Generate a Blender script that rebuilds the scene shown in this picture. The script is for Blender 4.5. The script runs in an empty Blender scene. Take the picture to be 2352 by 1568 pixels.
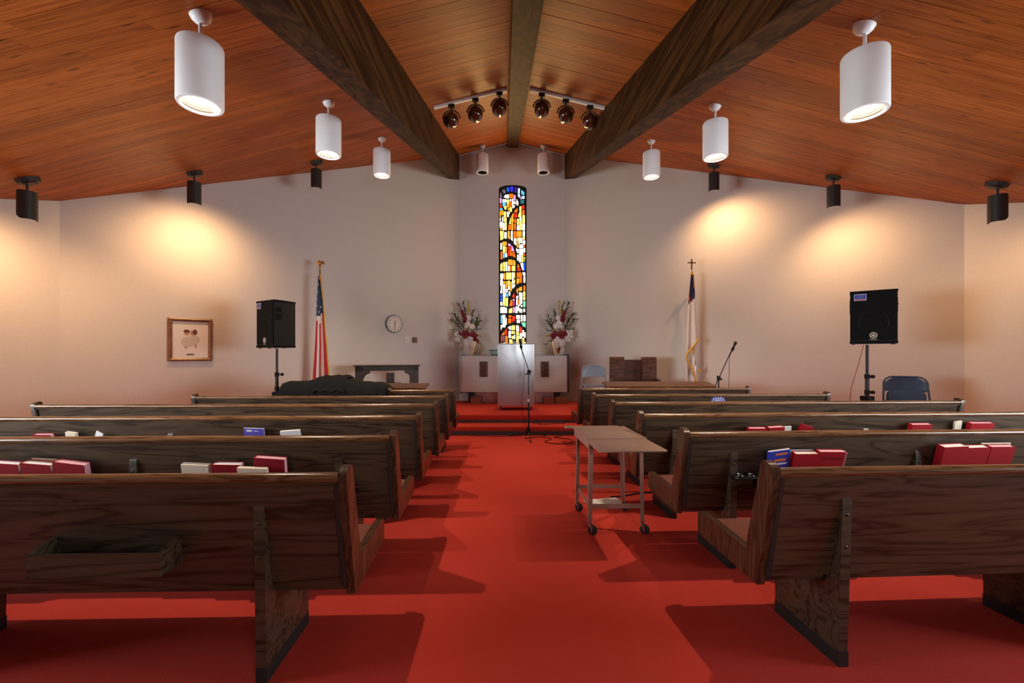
import bpy, bmesh, math, random
from mathutils import Vector, Matrix, Euler
random.seed(7)
PI = math.pi
R = math.radians
scn = bpy.context.scene
COL = scn.collection

# ------------------------------------------------------------------ camera, world, light, exposure
CAMZ = 1.34
cam_d = bpy.data.cameras.new('camera'); cam = bpy.data.objects.new('camera', cam_d); COL.objects.link(cam)
cam_d.sensor_width = 36.0; cam_d.lens = 36.0 * 1000.0 / 2352.0
cam_d.clip_start = 0.02
cam.location = (0, 0, CAMZ)
cam.rotation_euler = (R(90), 0, 0)
cam_d.shift_x = 17.0 / 2352.0; cam_d.shift_y = 31.0 / 2352.0
scn.camera = cam
w = bpy.data.worlds.new('world'); scn.world = w; w.use_nodes = True
w.node_tree.nodes['Background'].inputs[0].default_value = (0.75, 0.85, 1.0, 1)
w.node_tree.nodes['Background'].inputs[1].default_value = 0.6
vs = scn.view_settings
vs.view_transform = 'Standard'; vs.look = 'None'; vs.gamma = 1.0; vs.use_curve_mapping = False
vs.exposure = 0.0

def lamp(name, kind, loc, energy, col, rot=None, target=None, **kw):
    d = bpy.data.lights.new(name, kind); d.energy = energy; d.color = col
    for k, v in kw.items(): setattr(d, k, v)
    o = bpy.data.objects.new(name, d); COL.objects.link(o); o.location = loc
    if target is not None:
        o.rotation_euler = (Vector(target) - Vector(loc)).to_track_quat('-Z', 'Y').to_euler()
    elif rot: o.rotation_euler = rot
    return o
# added fill lamp before the solid rear wall, for pew backs and lectern highlight
lamp('rear_fill_lamp', 'AREA', (0.90, -1.12, 1.66), 22, (0.90, 0.97, 1.0), rot=(R(90), 0, 0),
     shape='RECTANGLE', size=0.65, size_y=0.5)
# daylight through the stained glass
lamp('stained_glass_daylight', 'AREA', (0.187, 10.03, 3.35), 58, (1.0, 0.60, 0.20), rot=(R(-90), 0, 0),
     shape='RECTANGLE', size=0.58, size_y=3.6)
# added fill lamps for the front walls, set at the made-up side windows
for sd, (wx, wy), (nx_, ny_) in ((-1, (-5.44, 1.95), (0.913, 0.409)), (1, (5.91, 1.95), (-0.905, 0.425))):
    lamp('side_fill_lamp', 'AREA', (wx + nx_ * 0.03, wy + ny_ * 0.03, 1.45), 98, (0.88, 0.96, 1.0),
         target=(wx + nx_ * 3, wy + ny_ * 3, 1.6), shape='RECTANGLE', size=3.0, size_y=1.3, spread=R(105))
PENDANT_W, PENDANT_C = 175, (1.0, 0.78, 0.56)
SPOT_W, SPOT_C = 100, (1.0, 0.57, 0.26)

# ------------------------------------------------------------------ room measures
X0, ZR, SA, SB, D = 0.19, 3.272, 0.297, 0.2537, 10.05
STAGE, STEP1 = 0.283, 0.146
def cz(x, y): return ZR + SA * y - SB * abs(x - X0)
NL, NR = (-1.045, D), (1.387, D)          # corners of the centre wall
CL, CR = (-6.10, 5.97), (6.62, 6.27)      # corners where angled walls meet side walls
ML, MR = (-6.25, 3.6), (6.75, 3.6)
BL, BR = (-4.1, -1.2), (4.5, -1.2)

# ------------------------------------------------------------------ materials
def s2l(c):
    return tuple(((v / 255) / 12.92 if v / 255 <= 0.04045 else ((v / 255 + 0.055) / 1.055) ** 2.4) for v in c)
M = {}
def mat(name, col, rough=0.5, metal=0.0, spec=0.5, emit=None, es=0.0, coat=0.0):
    m = bpy.data.materials.new(name); m.use_nodes = True
    b = m.node_tree.nodes['Principled BSDF']
    b.inputs['Base Color'].default_value = (*col, 1)
    b.inputs['Roughness'].default_value = rough
    b.inputs['Metallic'].default_value = metal
    b.inputs['Specular IOR Level'].default_value = spec
    if coat: b.inputs['Coat Weight'].default_value = coat; b.inputs['Coat Roughness'].default_value = 0.15
    if emit: b.inputs['Emission Color'].default_value = (*emit, 1); b.inputs['Emission Strength'].default_value = es
    M[name] = m
    return m
def nd(m, t, **kw):
    n = m.node_tree.nodes.new(t)
    for k, v in kw.items(): setattr(n, k, v)
    return n
def lk(m, a, ao, b, bi): m.node_tree.links.new(a.outputs[ao], b.inputs[bi])
def ramp(m, stops):
    r = nd(m, 'ShaderNodeValToRGB'); e = r.color_ramp.elements
    while len(e) < len(stops): e.new(0.5)
    for i, (p, c) in enumerate(stops): e[i].position = p; e[i].color = (*c, 1)
    return r
def bsdf(m): return m.node_tree.nodes['Principled BSDF']
def speckle(name, c1, c2, scale, rough=0.8, bump=0.0, detail=3, spec=0.3, lo=0.35, hi=0.65):
    m = mat(name, c1, rough, spec=spec)
    tc = nd(m, 'ShaderNodeTexCoord'); n = nd(m, 'ShaderNodeTexNoise')
    n.inputs['Scale'].default_value = scale; n.inputs['Detail'].default_value = detail
    lk(m, tc, 'Object', n, 'Vector')
    r = ramp(m, [(lo, c1), (hi, c2)]); lk(m, n, 'Fac', r, 'Fac'); lk(m, r, 'Color', bsdf(m), 'Base Color')
    if bump:
        b = nd(m, 'ShaderNodeBump'); b.inputs['Strength'].default_value = bump; b.inputs['Distance'].default_value = 0.004
        lk(m, n, 'Fac', b, 'Height'); lk(m, b, 'Normal', bsdf(m), 'Normal')
    return m
def wood(name, dark, mid, light, scale=(1.2, 16, 16), rough=0.4, spec=0.5, rnd=0.0, knots=None, coat=0.0, rings=6.0, bump=0.06):
    """grain runs along local X unless scale says otherwise"""
    m = mat(name, mid, rough, spec=spec, coat=coat)
    tc = nd(m, 'ShaderNodeTexCoord'); mp = nd(m, 'ShaderNodeMapping'); mp.inputs['Scale'].default_value = scale
    lk(m, tc, 'Object', mp, 'Vector')
    oi = nd(m, 'ShaderNodeObjectInfo')
    ad = nd(m, 'ShaderNodeVectorMath', operation='ADD')
    sc = nd(m, 'ShaderNodeMath', operation='MULTIPLY'); sc.inputs[1].default_value = 37.0
    lk(m, oi, 'Random', sc, 0); lk(m, mp, 'Vector', ad, 0); lk(m, sc, 'Value', ad, 1)
    n1 = nd(m, 'ShaderNodeTexNoise'); n1.inputs['Scale'].default_value = 1.0; n1.inputs['Detail'].default_value = 3
    n1.inputs['Distortion'].default_value = 0.6
    lk(m, ad, 'Vector', n1, 'Vector')
    mu = nd(m, 'ShaderNodeMath', operation='MULTIPLY'); mu.inputs[1].default_value = rings; lk(m, n1, 'Fac', mu, 0)
    fr = nd(m, 'ShaderNodeMath', operation='PINGPONG'); fr.inputs[1].default_value = 0.5; lk(m, mu, 'Value', fr, 0)
    n2 = nd(m, 'ShaderNodeTexNoise'); n2.inputs['Scale'].default_value = 5.0; n2.inputs['Detail'].default_value = 2
    lk(m, ad, 'Vector', n2, 'Vector')
    mx = nd(m, 'ShaderNodeMath', operation='MULTIPLY_ADD'); mx.inputs[1].default_value = 1.25
    h2 = nd(m, 'ShaderNodeMath', operation='MULTIPLY'); h2.inputs[1].default_value = 0.5; lk(m, n2, 'Fac', h2, 0)
    lk(m, fr, 'Value', mx, 0); lk(m, h2, 'Value', mx, 2)
    r = ramp(m, [(0.26, dark), (0.44, mid), (0.90, light)]); lk(m, mx, 'Value', r, 'Fac')
    last = r
    if rnd:
        h = nd(m, 'ShaderNodeHueSaturation'); a = nd(m, 'ShaderNodeMath', operation='MULTIPLY_ADD')
        a.inputs[1].default_value = rnd; a.inputs[2].default_value = 1 - rnd / 2
        lk(m, oi, 'Random', a, 0); lk(m, a, 'Value', h, 'Value'); lk(m, r, 'Color', h, 'Color'); last = h
    if knots:
        mp2 = nd(m, 'ShaderNodeMapping'); mp2.inputs['Scale'].default_value = knots[1]
        lk(m, tc, 'Object', mp2, 'Vector')
        v = nd(m, 'ShaderNodeTexVoronoi'); v.inputs['Scale'].default_value = 1.0; v.inputs['Randomness'].default_value = 1.0
        lk(m, mp2, 'Vector', v, 'Vector')
        kr = ramp(m, [(0.05, (1, 1, 1)), (0.16, (0, 0, 0))]); lk(m, v, 'Distance', kr, 'Fac')
        km = nd(m, 'ShaderNodeMix', data_type='RGBA')
        lk(m, kr, 'Color', km, 0); lk(m, last, 'Color', km, 6); km.inputs[7].default_value = (*knots[0], 1)
        b = bsdf(m); m.node_tree.links.new(km.outputs[2], b.inputs['Base Color'])
    else:
        lk(m, last, 'Color', bsdf(m), 'Base Color')
    if bump:
        bp = nd(m, 'ShaderNodeBump'); bp.inputs['Strength'].default_value = bump; bp.inputs['Distance'].default_value = 0.003
        lk(m, mx, 'Value', bp, 'Height'); lk(m, bp, 'Normal', bsdf(m), 'Normal')
    return m

speckle('wall_paint', (0.60, 0.555, 0.52), (0.63, 0.585, 0.545), 60, 0.85, bump=0.25)
speckle('carpet', (0.50, 0.043, 0.030), (0.60, 0.058, 0.040), 220, 0.95, bump=0.5, spec=0.1)
wood('cedar', (0.24, 0.054, 0.006), (0.355, 0.088, 0.011), (0.43, 0.122, 0.017), scale=(0.7, 24, 0.0), rough=0.45, spec=0.12,
     rnd=0.42, knots=((0.11, 0.028, 0.006), (2.6, 12, 0.0)), rings=6, bump=0.06)
mat('roof_backing', (0.03, 0.015, 0.008), 0.9)
wood('beam_wood', (0.022, 0.008, 0.003), (0.040, 0.0155, 0.0052), (0.085, 0.036, 0.010), scale=(9, 0.5, 9), rough=0.55, spec=0.08, rings=4, bump=0.15)
wood('pew_wood', (0.020, 0.012, 0.0065), (0.055, 0.034, 0.0185), (0.078, 0.049, 0.028), scale=(0.8, 9, 9), rough=0.36, rings=7)
wood('pew_rail', (0.070, 0.030, 0.012), (0.13, 0.058, 0.023), (0.20, 0.10, 0.045), scale=(2.0, 30, 30), rough=0.22, rings=5, spec=0.6)
wood('pew_end', (0.032, 0.012, 0.006), (0.056, 0.022, 0.011), (0.095, 0.042, 0.020), scale=(22, 22, 2.0), rough=0.30, rings=5)
mat('pew_bead', (0.022, 0.018, 0.016), 0.4)
mat('kick_black', (0.012, 0.012, 0.013), 0.55)
speckle('seat_cloth', (0.17, 0.050, 0.035), (0.22, 0.070, 0.050), 300, 0.95, bump=0.3)
mat('bolt', (0.05, 0.04, 0.035), 0.35, 0.8)
mat('white_metal', (0.90, 0.92, 0.95), 0.4)
mat('baffle', (0.035, 0.033, 0.029), 0.3)
mat('bulb_glow', (1, 1, 1), 0.4, emit=(1.0, 0.82, 0.60), es=5.0)
mat('dark_hole', (0.008, 0.008, 0.012), 0.7)
mat('black_metal', (0.018, 0.015, 0.014), 0.5)
mat('black_plastic', (0.010, 0.009, 0.009), 0.6, spec=0.2)
mat('grille', (0.007, 0.007, 0.007), 0.8, spec=0.12)
mat('chrome', (0.75, 0.74, 0.72), 0.18, 1.0)
mat('gold', (0.55, 0.33, 0.10), 0.30, 0.9)
mat('brass_dark', (0.22, 0.13, 0.06), 0.4, 0.7)
mat('smoked_glass', (0.055, 0.016, 0.006), 0.08, spec=0.8, coat=0.8)
mat('steel', (0.44, 0.44, 0.47), 0.21, 0.80)
mat('white_laminate', (0.66, 0.66, 0.66), 0.28)
mat('alu_edge', (0.40, 0.40, 0.42), 0.35, 0.7)
wood('brown_wood', (0.034, 0.009, 0.004), (0.062, 0.018, 0.008), (0.11, 0.036, 0.015), scale=(1.5, 14, 14), rough=0.35)
wood('dark_table', (0.016, 0.009, 0.007), (0.028, 0.016, 0.011), (0.05, 0.03, 0.02), scale=(1.5, 14, 14), rough=0.4)
wood('orange_wood', (0.075, 0.026, 0.010), (0.12, 0.046, 0.018), (0.18, 0.075, 0.030), scale=(1.5, 14, 14), rough=0.3)
wood('carved', (0.030, 0.012, 0.006), (0.10, 0.036, 0.016), (0.16, 0.066, 0.03), scale=(16, 16, 7), rough=0.4, rings=9, bump=0.6)
wood('frame_wood', (0.12, 0.040, 0.015), (0.20, 0.072, 0.026), (0.27, 0.11, 0.045), scale=(9, 9, 9), rough=0.35)
mat('paper', (0.72, 0.66, 0.58), 0.8)
mat('page_white', (0.78, 0.76, 0.74), 0.8)
mat('page_pink', (0.75, 0.42, 0.48), 0.75)
mat('page_cream', (0.74, 0.66, 0.52), 0.8)
mat('book_red', (0.24, 0.006, 0.016), 0.6, spec=0.2)
mat('book_bright_red', (0.32, 0.006, 0.012), 0.55, spec=0.2)
mat('book_emboss', (0.17, 0.008, 0.014), 0.5)
mat('blue_print', (0.030, 0.050, 0.45), 0.4)
mat('indigo_print', (0.10, 0.085, 0.50), 0.4)
mat('sky_print', (0.10, 0.38, 0.75), 0.4)
mat('orange_print', (0.75, 0.18, 0.04), 0.4)
mat('white_print', (0.75, 0.76, 0.78), 0.5)
mat('red_print', (0.65, 0.05, 0.06), 0.5)
mat('chair_grey', (0.20, 0.235, 0.30), 0.32, 0.15)
mat('chair_blue', (0.050, 0.075, 0.135), 0.32, 0.1)
mat('cart_paint', (0.37, 0.225, 0.175), 0.38, 0.1)
mat('rubber', (0.02, 0.022, 0.024), 0.5)
mat('flag_blue', (0.028, 0.060, 0.110), 0.75)
mat('flag_navy', (0.022, 0.016, 0.070), 0.75)
mat('flag_red', (0.48, 0.012, 0.022), 0.7)
mat('flag_white', (0.72, 0.66, 0.62), 0.7)
mat('fringe', (0.62, 0.34, 0.05), 0.7)
mat('clock_rim', (0.22, 0.27, 0.27), 0.35)
mat('clock_face', (0.70, 0.62, 0.55), 0.5)
mat('ink', (0.05, 0.035, 0.03), 0.6)
mat('ivory_plate', (0.72, 0.70, 0.62), 0.4)
mat('bronze_plate', (0.16, 0.08, 0.05), 0.3, 0.6)
mat('terracotta', (0.30, 0.085, 0.055), 0.7)
mat('tan_block', (0.27, 0.115, 0.055), 0.6)
mat('teal', (0.010, 0.17, 0.21), 0.4)
mat('porcelain', (0.66, 0.60, 0.55), 0.25)
mat('petal_white', (0.78, 0.72, 0.68), 0.6)
mat('petal_red', (0.22, 0.008, 0.016), 0.6)
mat('petal_yellow', (0.55, 0.33, 0.04), 0.6)
mat('leaf', (0.045, 0.085, 0.035), 0.55)
mat('leaf_grey', (0.075, 0.105, 0.070), 0.55)
mat('red_cushion', (0.30, 0.045, 0.040), 0.8)
speckle('cover_cloth', (0.011, 0.010, 0.010), (0.017, 0.016, 0.015), 90, 0.85, bump=0.2, spec=0.08)
mat('cable_red', (0.30, 0.03, 0.02), 0.5)
mat('wash_skin', (0.50, 0.27, 0.17), 0.8)
mat('wash_hair', (0.13, 0.05, 0.04), 0.8)
mat('wash_robe', (0.60, 0.50, 0.42), 0.8)
mat('mat_board', (0.76, 0.68, 0.60), 0.8)
m = mat('riser_grille', (0.04, 0.045, 0.05), 0.5, 0.3)
tc = nd(m, 'ShaderNodeTexCoord'); br = nd(m, 'ShaderNodeTexBrick'); mp = nd(m, 'ShaderNodeMapping')
mp.inputs['Rotation'].default_value = (R(90), 0, 0)
br.inputs['Scale'].default_value = 1.0; br.inputs['Brick Width'].default_value = 0.035; br.inputs['Row Height'].default_value = 0.025
br.inputs['Mortar Size'].default_value = 0.007; br.offset = 0.0
br.inputs['Color1'].default_value = (0.17, 0.19, 0.21, 1); br.inputs['Color2'].default_value = (0.12, 0.14, 0.16, 1)
br.inputs['Mortar'].default_value = (0.045, 0.05, 0.06, 1)
lk(m, tc, 'Object', mp, 'Vector'); lk(m, mp, 'Vector', br, 'Vector'); lk(m, br, 'Color', bsdf(m), 'Base Color')
mat('added_glow_pane', (0.6, 0.65, 0.7), 0.1, emit=(0.9, 0.95, 1.0), es=1.0)  # glowing panes for the added, unseen side windows
mat('came', (0.010, 0.009, 0.008), 0.7)

# ------------------------------------------------------------------ mesh helpers
class MB:
    def __init__(s, mx=None): s.v = []; s.f = []; s.mx = mx
    def add(s, vs, fs):
        o = len(s.v)
        for p in vs:
            p = Vector(p)
            s.v.append(s.mx @ p if s.mx else p)
        s.f += [tuple(i + o for i in f) for f in fs]
        return s
    def box(s, x0, x1, y0, y1, z0, z1, mx=None):
        vs = [(x0, y0, z0), (x1, y0, z0), (x1, y1, z0), (x0, y1, z0), (x0, y0, z1), (x1, y0, z1), (x1, y1, z1), (x0, y1, z1)]
        if mx: vs = [mx @ Vector(p) for p in vs]
        return s.add(vs, [(0, 3, 2, 1), (4, 5, 6, 7), (0, 1, 5, 4), (1, 2, 6, 5), (2, 3, 7, 6), (3, 0, 4, 7)])
    def bev(s, x0, x1, y0, y1, z0, z1, b, axis='y'):
        """box with four corners of one section rounded, extruded along axis"""
        def rr(a0, a1, c0, c1):
            p = []
            for cx, cc, st in ((a1 - b, c1 - b, 0), (a0 + b, c1 - b, 90), (a0 + b, c0 + b, 180), (a1 - b, c0 + b, 270)):
                for k in range(4):
                    t = R(st + k * 30); p.append((cx + b * math.cos(t), cc + b * math.sin(t)))
            return p
        if axis == 'y': return s.prism([(a, c) for a, c in rr(x0, x1, z0, z1)], y0, y1, 'y')
        if axis == 'x': return s.prism(rr(y0, y1, z0, z1), x0, x1, 'x')
        return s.prism(rr(x0, x1, y0, y1), z0, z1, 'z')
    def prism(s, poly, a, b, axis='x'):
        n = len(poly)
        if axis == 'x': f = lambda p, t: (t, p[0], p[1])
        elif axis == 'y': f = lambda p, t: (p[0], t, p[1])
        else: f = lambda p, t: (p[0], p[1], t)
        vs = [f(p, a) for p in poly] + [f(p, b) for p in poly]
        return s.add(vs, [tuple(range(n - 1, -1, -1)), tuple(range(n, 2 * n))] + [(i, (i + 1) % n, n + (i + 1) % n, n + i) for i in range(n)])
    def lathe(s, prof, c=(0, 0, 0), n=20, mx=None, cap=True):
        vs = []; fs = []
        k = len(prof)
        for i in range(n):
            t = 2 * PI * i / n
            for r, z in prof: vs.append(Vector((c[0] + r * math.cos(t), c[1] + r * math.sin(t), c[2] + z)))
        if mx: vs = [mx @ p for p in vs]
        for i in range(n):
            j = (i + 1) % n
            for q in range(k - 1): fs.append((i * k + q, j * k + q, j * k + q + 1, i * k + q + 1))
        if cap:
            if prof[0][0] > 1e-6: fs.append(tuple(i * k for i in range(n - 1, -1, -1)))
            if prof[-1][0] > 1e-6: fs.append(tuple(i * k + k - 1 for i in range(n)))
        return s.add(vs, fs)
    def tube(s, pts, r, n=8, cap=True):
        pts = [Vector(p) for p in pts]
        rs = r if isinstance(r, (list, tuple)) else [r] * len(pts)
        up = None; vs = []; fs = []
        for i, p in enumerate(pts):
            d = (pts[min(i + 1, len(pts) - 1)] - pts[max(i - 1, 0)])
            d = d.normalized() if d.length > 1e-9 else Vector((0, 0, 1))
            if up is None: up = Vector((0, 0, 1)) if abs(d.z) < 0.9 else Vector((1, 0, 0))
            a = d.cross(up).normalized(); up = a.cross(d).normalized()
            for k in range(n):
                t = 2 * PI * k / n
                vs.append(p + (a * math.cos(t) + up * math.sin(t)) * rs[i])
        for i in range(len(pts) - 1):
            for k in range(n):
                q = (k + 1) % n
                fs.append((i * n + k, i * n + q, (i + 1) * n + q, (i + 1) * n + k))
        if cap:
            fs.append(tuple(range(n - 1, -1, -1))); fs.append(tuple((len(pts) - 1) * n + k for k in range(n)))
        return s.add(vs, fs)
    def ball(s, c, r, n=14, k=9, mx=None):
        if not isinstance(r, (list, tuple)): r = (r, r, r)
        prof = [(math.sin(PI * i / k), -math.cos(PI * i / k)) for i in range(k + 1)]
        vs = []; fs = []
        for i in range(n):
            t = 2 * PI * i / n
            for a, z in prof: vs.append(Vector((a * math.cos(t) * r[0], a * math.sin(t) * r[1], z * r[2])))
        vs = [(mx @ p if mx else p) + Vector(c) for p in vs]
        for i in range(n):
            j = (i + 1) % n
            for q in range(k): fs.append((i * (k + 1) + q, j * (k + 1) + q, j * (k + 1) + q + 1, i * (k + 1) + q + 1))
        return s.add(vs, fs)
    def build(s, name, mt, parent=None, smooth=35, mats=None, fm=None):
        me = bpy.data.meshes.new(name)
        bm = bmesh.new()
        bv = [bm.verts.new(p) for p in s.v]
        for i, f in enumerate(s.f):
            try:
                fc = bm.faces.new([bv[j] for j in f])
                if fm: fc.material_index = fm[i]
            except ValueError: pass
        bmesh.ops.remove_doubles(bm, verts=bm.verts, dist=1e-6)
        bmesh.ops.recalc_face_normals(bm, faces=bm.faces)
        bm.to_mesh(me); bm.free()
        for k in (mats or [mt]): me.materials.append(M[k])
        if smooth:
            for p in me.polygons: p.use_smooth = True
            me.set_sharp_from_angle(angle=R(smooth))
        o = bpy.data.objects.new(name, me); COL.objects.link(o)
        if parent: o.parent = parent
        return o
def tag(o, label=None, cat=None, group=None, kind=None):
    if label: o['label'] = label
    if cat: o['category'] = cat
    if group: o['group'] = group
    if kind: o['kind'] = kind
    return o
def thing(name, loc, rz, label, cat, group=None):
    o = bpy.data.objects.new(name, None); COL.objects.link(o); o.empty_display_size = 0.1
    o.location = loc; o.rotation_euler = (0, 0, rz)
    return tag(o, label, cat, group)
def copy_tree(o, parent=None):
    c = o.copy(); COL.objects.link(c); c.parent = parent
    for ch in list(o.children): copy_tree(ch, c)
    return c
def text_part(txt, size, mt, mx, parent, name='lettering', depth=0.0006):
    cu = bpy.data.curves.new(name, 'FONT'); cu.body = txt; cu.size = size; cu.align_x = 'CENTER'; cu.align_y = 'CENTER'; cu.extrude = depth
    t = bpy.data.objects.new('tmp', cu); me = bpy.data.meshes.new_from_object(t)
    bpy.data.objects.remove(t); me.name = name
    me.transform(mx); me.materials.clear(); me.materials.append(M[mt])
    o = bpy.data.objects.new(name, me); COL.objects.link(o); o.parent = parent
    return o
FACE = Matrix.Rotation(R(90), 4, 'X')     # text plane XY -> XZ, facing -Y

# ------------------------------------------------------------------ structure: floor, platform, walls
MB().prism([(BL[0], BL[1]), (BR[0], BR[1]), MR, CR, (1.5, 10.2), (-1.2, 10.2), CL, ML], -0.10, 0.0, 'z').build('floor', 'carpet', smooth=0)['kind'] = 'structure'
plat = MB().prism([(-3.37, 7.69), (3.75, 7.69), (4.2, 5.95), (4.5, 5.35), (6.66, 5.0), CR, NR, NL, CL, (-6.17, 5.0), (-4.12, 5.35), (-3.82, 5.95)], 0.0, STAGE, 'z').build('platform', 'carpet', smooth=0)
tag(plat, kind='structure')
st = MB().bev(-1.55, 1.75, 7.27, 7.70, 0.0, STEP1, 0.018, 'x').build('step', 'carpet', plat, smooth=40)
MB().box(-1.50, 1.70, 7.255, 7.275, 0.004, 0.072).build('riser_grille', 'riser_grille', plat, 0)
MB().box(-1.55, 1.75, 7.675, 7.695, STEP1 + 0.002, STEP1 + 0.050).build('riser_grille', 'riser_grille', plat, 0)
MB().bev(-1.6, 1.8, 7.675, 7.76, STAGE - 0.10, STAGE + 0.004, 0.016, 'x').build('nosing', 'carpet', plat, 40)

def wall(name, p, q, out=0.15):
    p = Vector((*p, 0)); q = Vector((*q, 0)); d = (q - p).normalized(); nrm = Vector((-d.y, d.x, 0))
    ctr = Vector((0.2, 4, 0))
    if nrm.dot(p - ctr) < 0: nrm = -nrm
    a = [p, q, q + nrm * out, p + nrm * out]; hz = [cz(p.x, p.y), cz(q.x, q.y)] ; hz = [hz[0], hz[1], hz[1], hz[0]]
    vs = [(v.x, v.y, -0.1) for v in a] + [(v.x, v.y, h + 0.10) for v, h in zip(a, hz)]
    o = MB().add(vs, [(0, 3, 2, 1), (4, 5, 6, 7), (0, 1, 5, 4), (1, 2, 6, 5), (2, 3, 7, 6), (3, 0, 4, 7)]).build(name, 'wall_paint', smooth=0)
    o['kind'] = 'structure'
    return o
wall('wall_left_angled', NL, CL); wall('wall_right_angled', NR, CR)
wall('wall_left', CL, ML); wall('wall_right', CR, MR)
wall('wall_left_rear', ML, BL); wall('wall_right_rear', MR, BR)
o = MB()
o.prism([(BL[0], -0.1), (BR[0], -0.1), (BR[0], cz(*BR)), (X0, cz(X0, -1.2)), (BL[0], cz(*BL))], -1.35, -1.2, 'y')
tag(o.build('wall_back', 'wall_paint', smooth=0), kind='structure')
wn = 2  # made-up side windows out of view, added to account for the fill lamps
for (p, q) in ((ML, BL), (MR, BR)):
    a = Vector((*p, 0)); b = Vector((*q, 0)); d = (b - a).normalized(); ctr = a.lerp(b, 0.345)
    ang = math.atan2(d.y, d.x); nin = Vector((-d.y, d.x, 0))
    if nin.dot(Vector((0.2, 4, 0)) - ctr) < 0: nin = -nin
    wo = bpy.data.objects.new('window_%d' % wn, None); COL.objects.link(wo); wo.location = ctr; wo.rotation_euler = (0, 0, ang); wo['kind'] = 'structure'; wn += 1
    sgn = 1 if nin.dot(Vector((-math.sin(ang), math.cos(ang), 0))) > 0 else -1
    Yr = lambda u, v: (min(sgn * u, sgn * v), max(sgn * u, sgn * v))
    for x0, x1, z0, z1 in ((-1.56, 1.56, 0.74, 0.80), (-1.56, 1.56, 2.10, 2.16), (-1.56, -1.50, 0.80, 2.10), (1.50, 1.56, 0.80, 2.10), (-0.02, 0.02, 0.80, 2.10)):
        MB().box(x0, x1, *Yr(0.001, 0.05), z0, z1).build('window_frame', 'white_metal', wo, 0)
    for x0, x1 in ((-1.5, -0.02), (0.02, 1.5)): MB().box(x0, x1, *Yr(0.005, 0.012), 0.80, 2.10).build('pane', 'added_glow_pane', wo, 0)
# centre wall with the arched window opening
WX0, WX1, WZ0, WZS, WZT = -0.135, 0.508, 1.45, 5.16, 5.265
wc = (WX0 + WX1) / 2
def arch(n=12, ins=0.0):
    half = (WX1 - WX0) / 2 - ins; rise = WZT - WZS
    return [(wc + half * math.cos(PI * k / n), WZS + (rise - ins) * math.sin(PI * k / n) ** 0.8) for k in range(n + 1)]
o = MB()
def wpoly(pts): o.prism(pts, D, D + 0.15, 'y')
wpoly([(NL[0], 0), (WX0, 0), (WX0, cz(WX0, D)), (NL[0], cz(NL[0], D))])
wpoly([(WX1, 0), (NR[0], 0), (NR[0], cz(NR[0], D)), (WX1, cz(WX1, D))])
wpoly([(WX0, 0), (WX1, 0), (WX1, WZ0), (WX0, WZ0)])
ap = arch()
for a, b in zip(ap[:-1], ap[1:]):
    wpoly([(b[0], b[1]), (a[0], a[1]), (a[0], cz(a[0], D) ), (b[0], cz(b[0], D))])
tag(o.build('wall_center', 'wall_paint', smooth=0), kind='structure')

# ------------------------------------------------------------------ ceiling: backing and single planks
def half_poly(s):
    if s > 0: return [(X0, -1.2), BR, MR, CR, NR, (X0, D)]
    return [(X0, D), NL, CL, ML, BL, (X0, -1.2)]
def clip(poly, conv):
    out = poly
    for i in range(len(conv)):
        a = Vector(conv[i]); b = Vector(conv[(i + 1) % len(conv)]); e = b - a
        ins = lambda p: e.x * (p[1] - a.y) - e.y * (p[0] - a.x) >= -1e-9
        res = []
        for j in range(len(out)):
            p, q = out[j - 1], out[j]; ip, iq = ins(p), ins(q)
            if ip != iq:
                dp = e.x * (p[1] - a.y) - e.y * (p[0] - a.x); dq = e.x * (q[1] - a.y) - e.y * (q[0] - a.x)
                t = dp / (dp - dq); res.append((p[0] + t * (q[0] - p[0]), p[1] + t * (q[1] - p[1])))
            if iq: res.append(q)
        out = res
        if not out: break
    return out
cb = MB()
for s in (1, -1):
    hp = half_poly(s); n_ = len(hp)
    lo = [(x, y, cz(x, y) + 0.022) for x, y in hp]; hi = [(x, y, cz(x, y) + 0.12) for x, y in hp]
    cb.add(lo + hi, [tuple(range(n_)), tuple(range(2 * n_ - 1, n_ - 1, -1))] + [(i, (i + 1) % n_, n_ + (i + 1) % n_, n_ + i) for i in range(n_)])
ceil = cb.build('ceiling', 'roof_backing', smooth=0); ceil['kind'] = 'structure'
PW = 0.1415
rest = MB(); npl = 0
for s in (1, -1):
    hp = half_poly(s); Y = -1.2
    while Y < D:
        x = 0.0; first = True
        while x < 7.0:
            L = random.uniform(1.2, 3.4) if first else random.uniform(2.6, 4.6)
            first = False
            a, b = X0 + s * (x + 0.001), X0 + s * (x + L - 0.001)
            a, b = min(a, b), max(a, b)
            poly = clip([(a, Y + 0.002), (b, Y + 0.002), (b, Y + PW - 0.002), (a, Y + PW - 0.002)], hp)
            x += L
            if len(poly) < 3: continue
            dz = random.uniform(0, 0.003)
            n_ = len(poly)
            vs = [(px, py, cz(px, py) + dz) for px, py in poly] + [(px, py, cz(px, py) + 0.021) for px, py in poly]
            fs = [tuple(range(n_ - 1, -1, -1)), tuple(range(n_, 2 * n_))] + [(i, (i + 1) % n_, n_ + (i + 1) % n_, n_ + i) for i in range(n_)]
            if Y < 2.0: rest.add(vs, fs)
            else:
                MB().add(vs, fs).build('plank', 'cedar', ceil, 0); npl += 1
        Y += PW
rest.build('planking', 'cedar', ceil, 0)['kind'] = 'stuff'
print('planks', npl)

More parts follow.
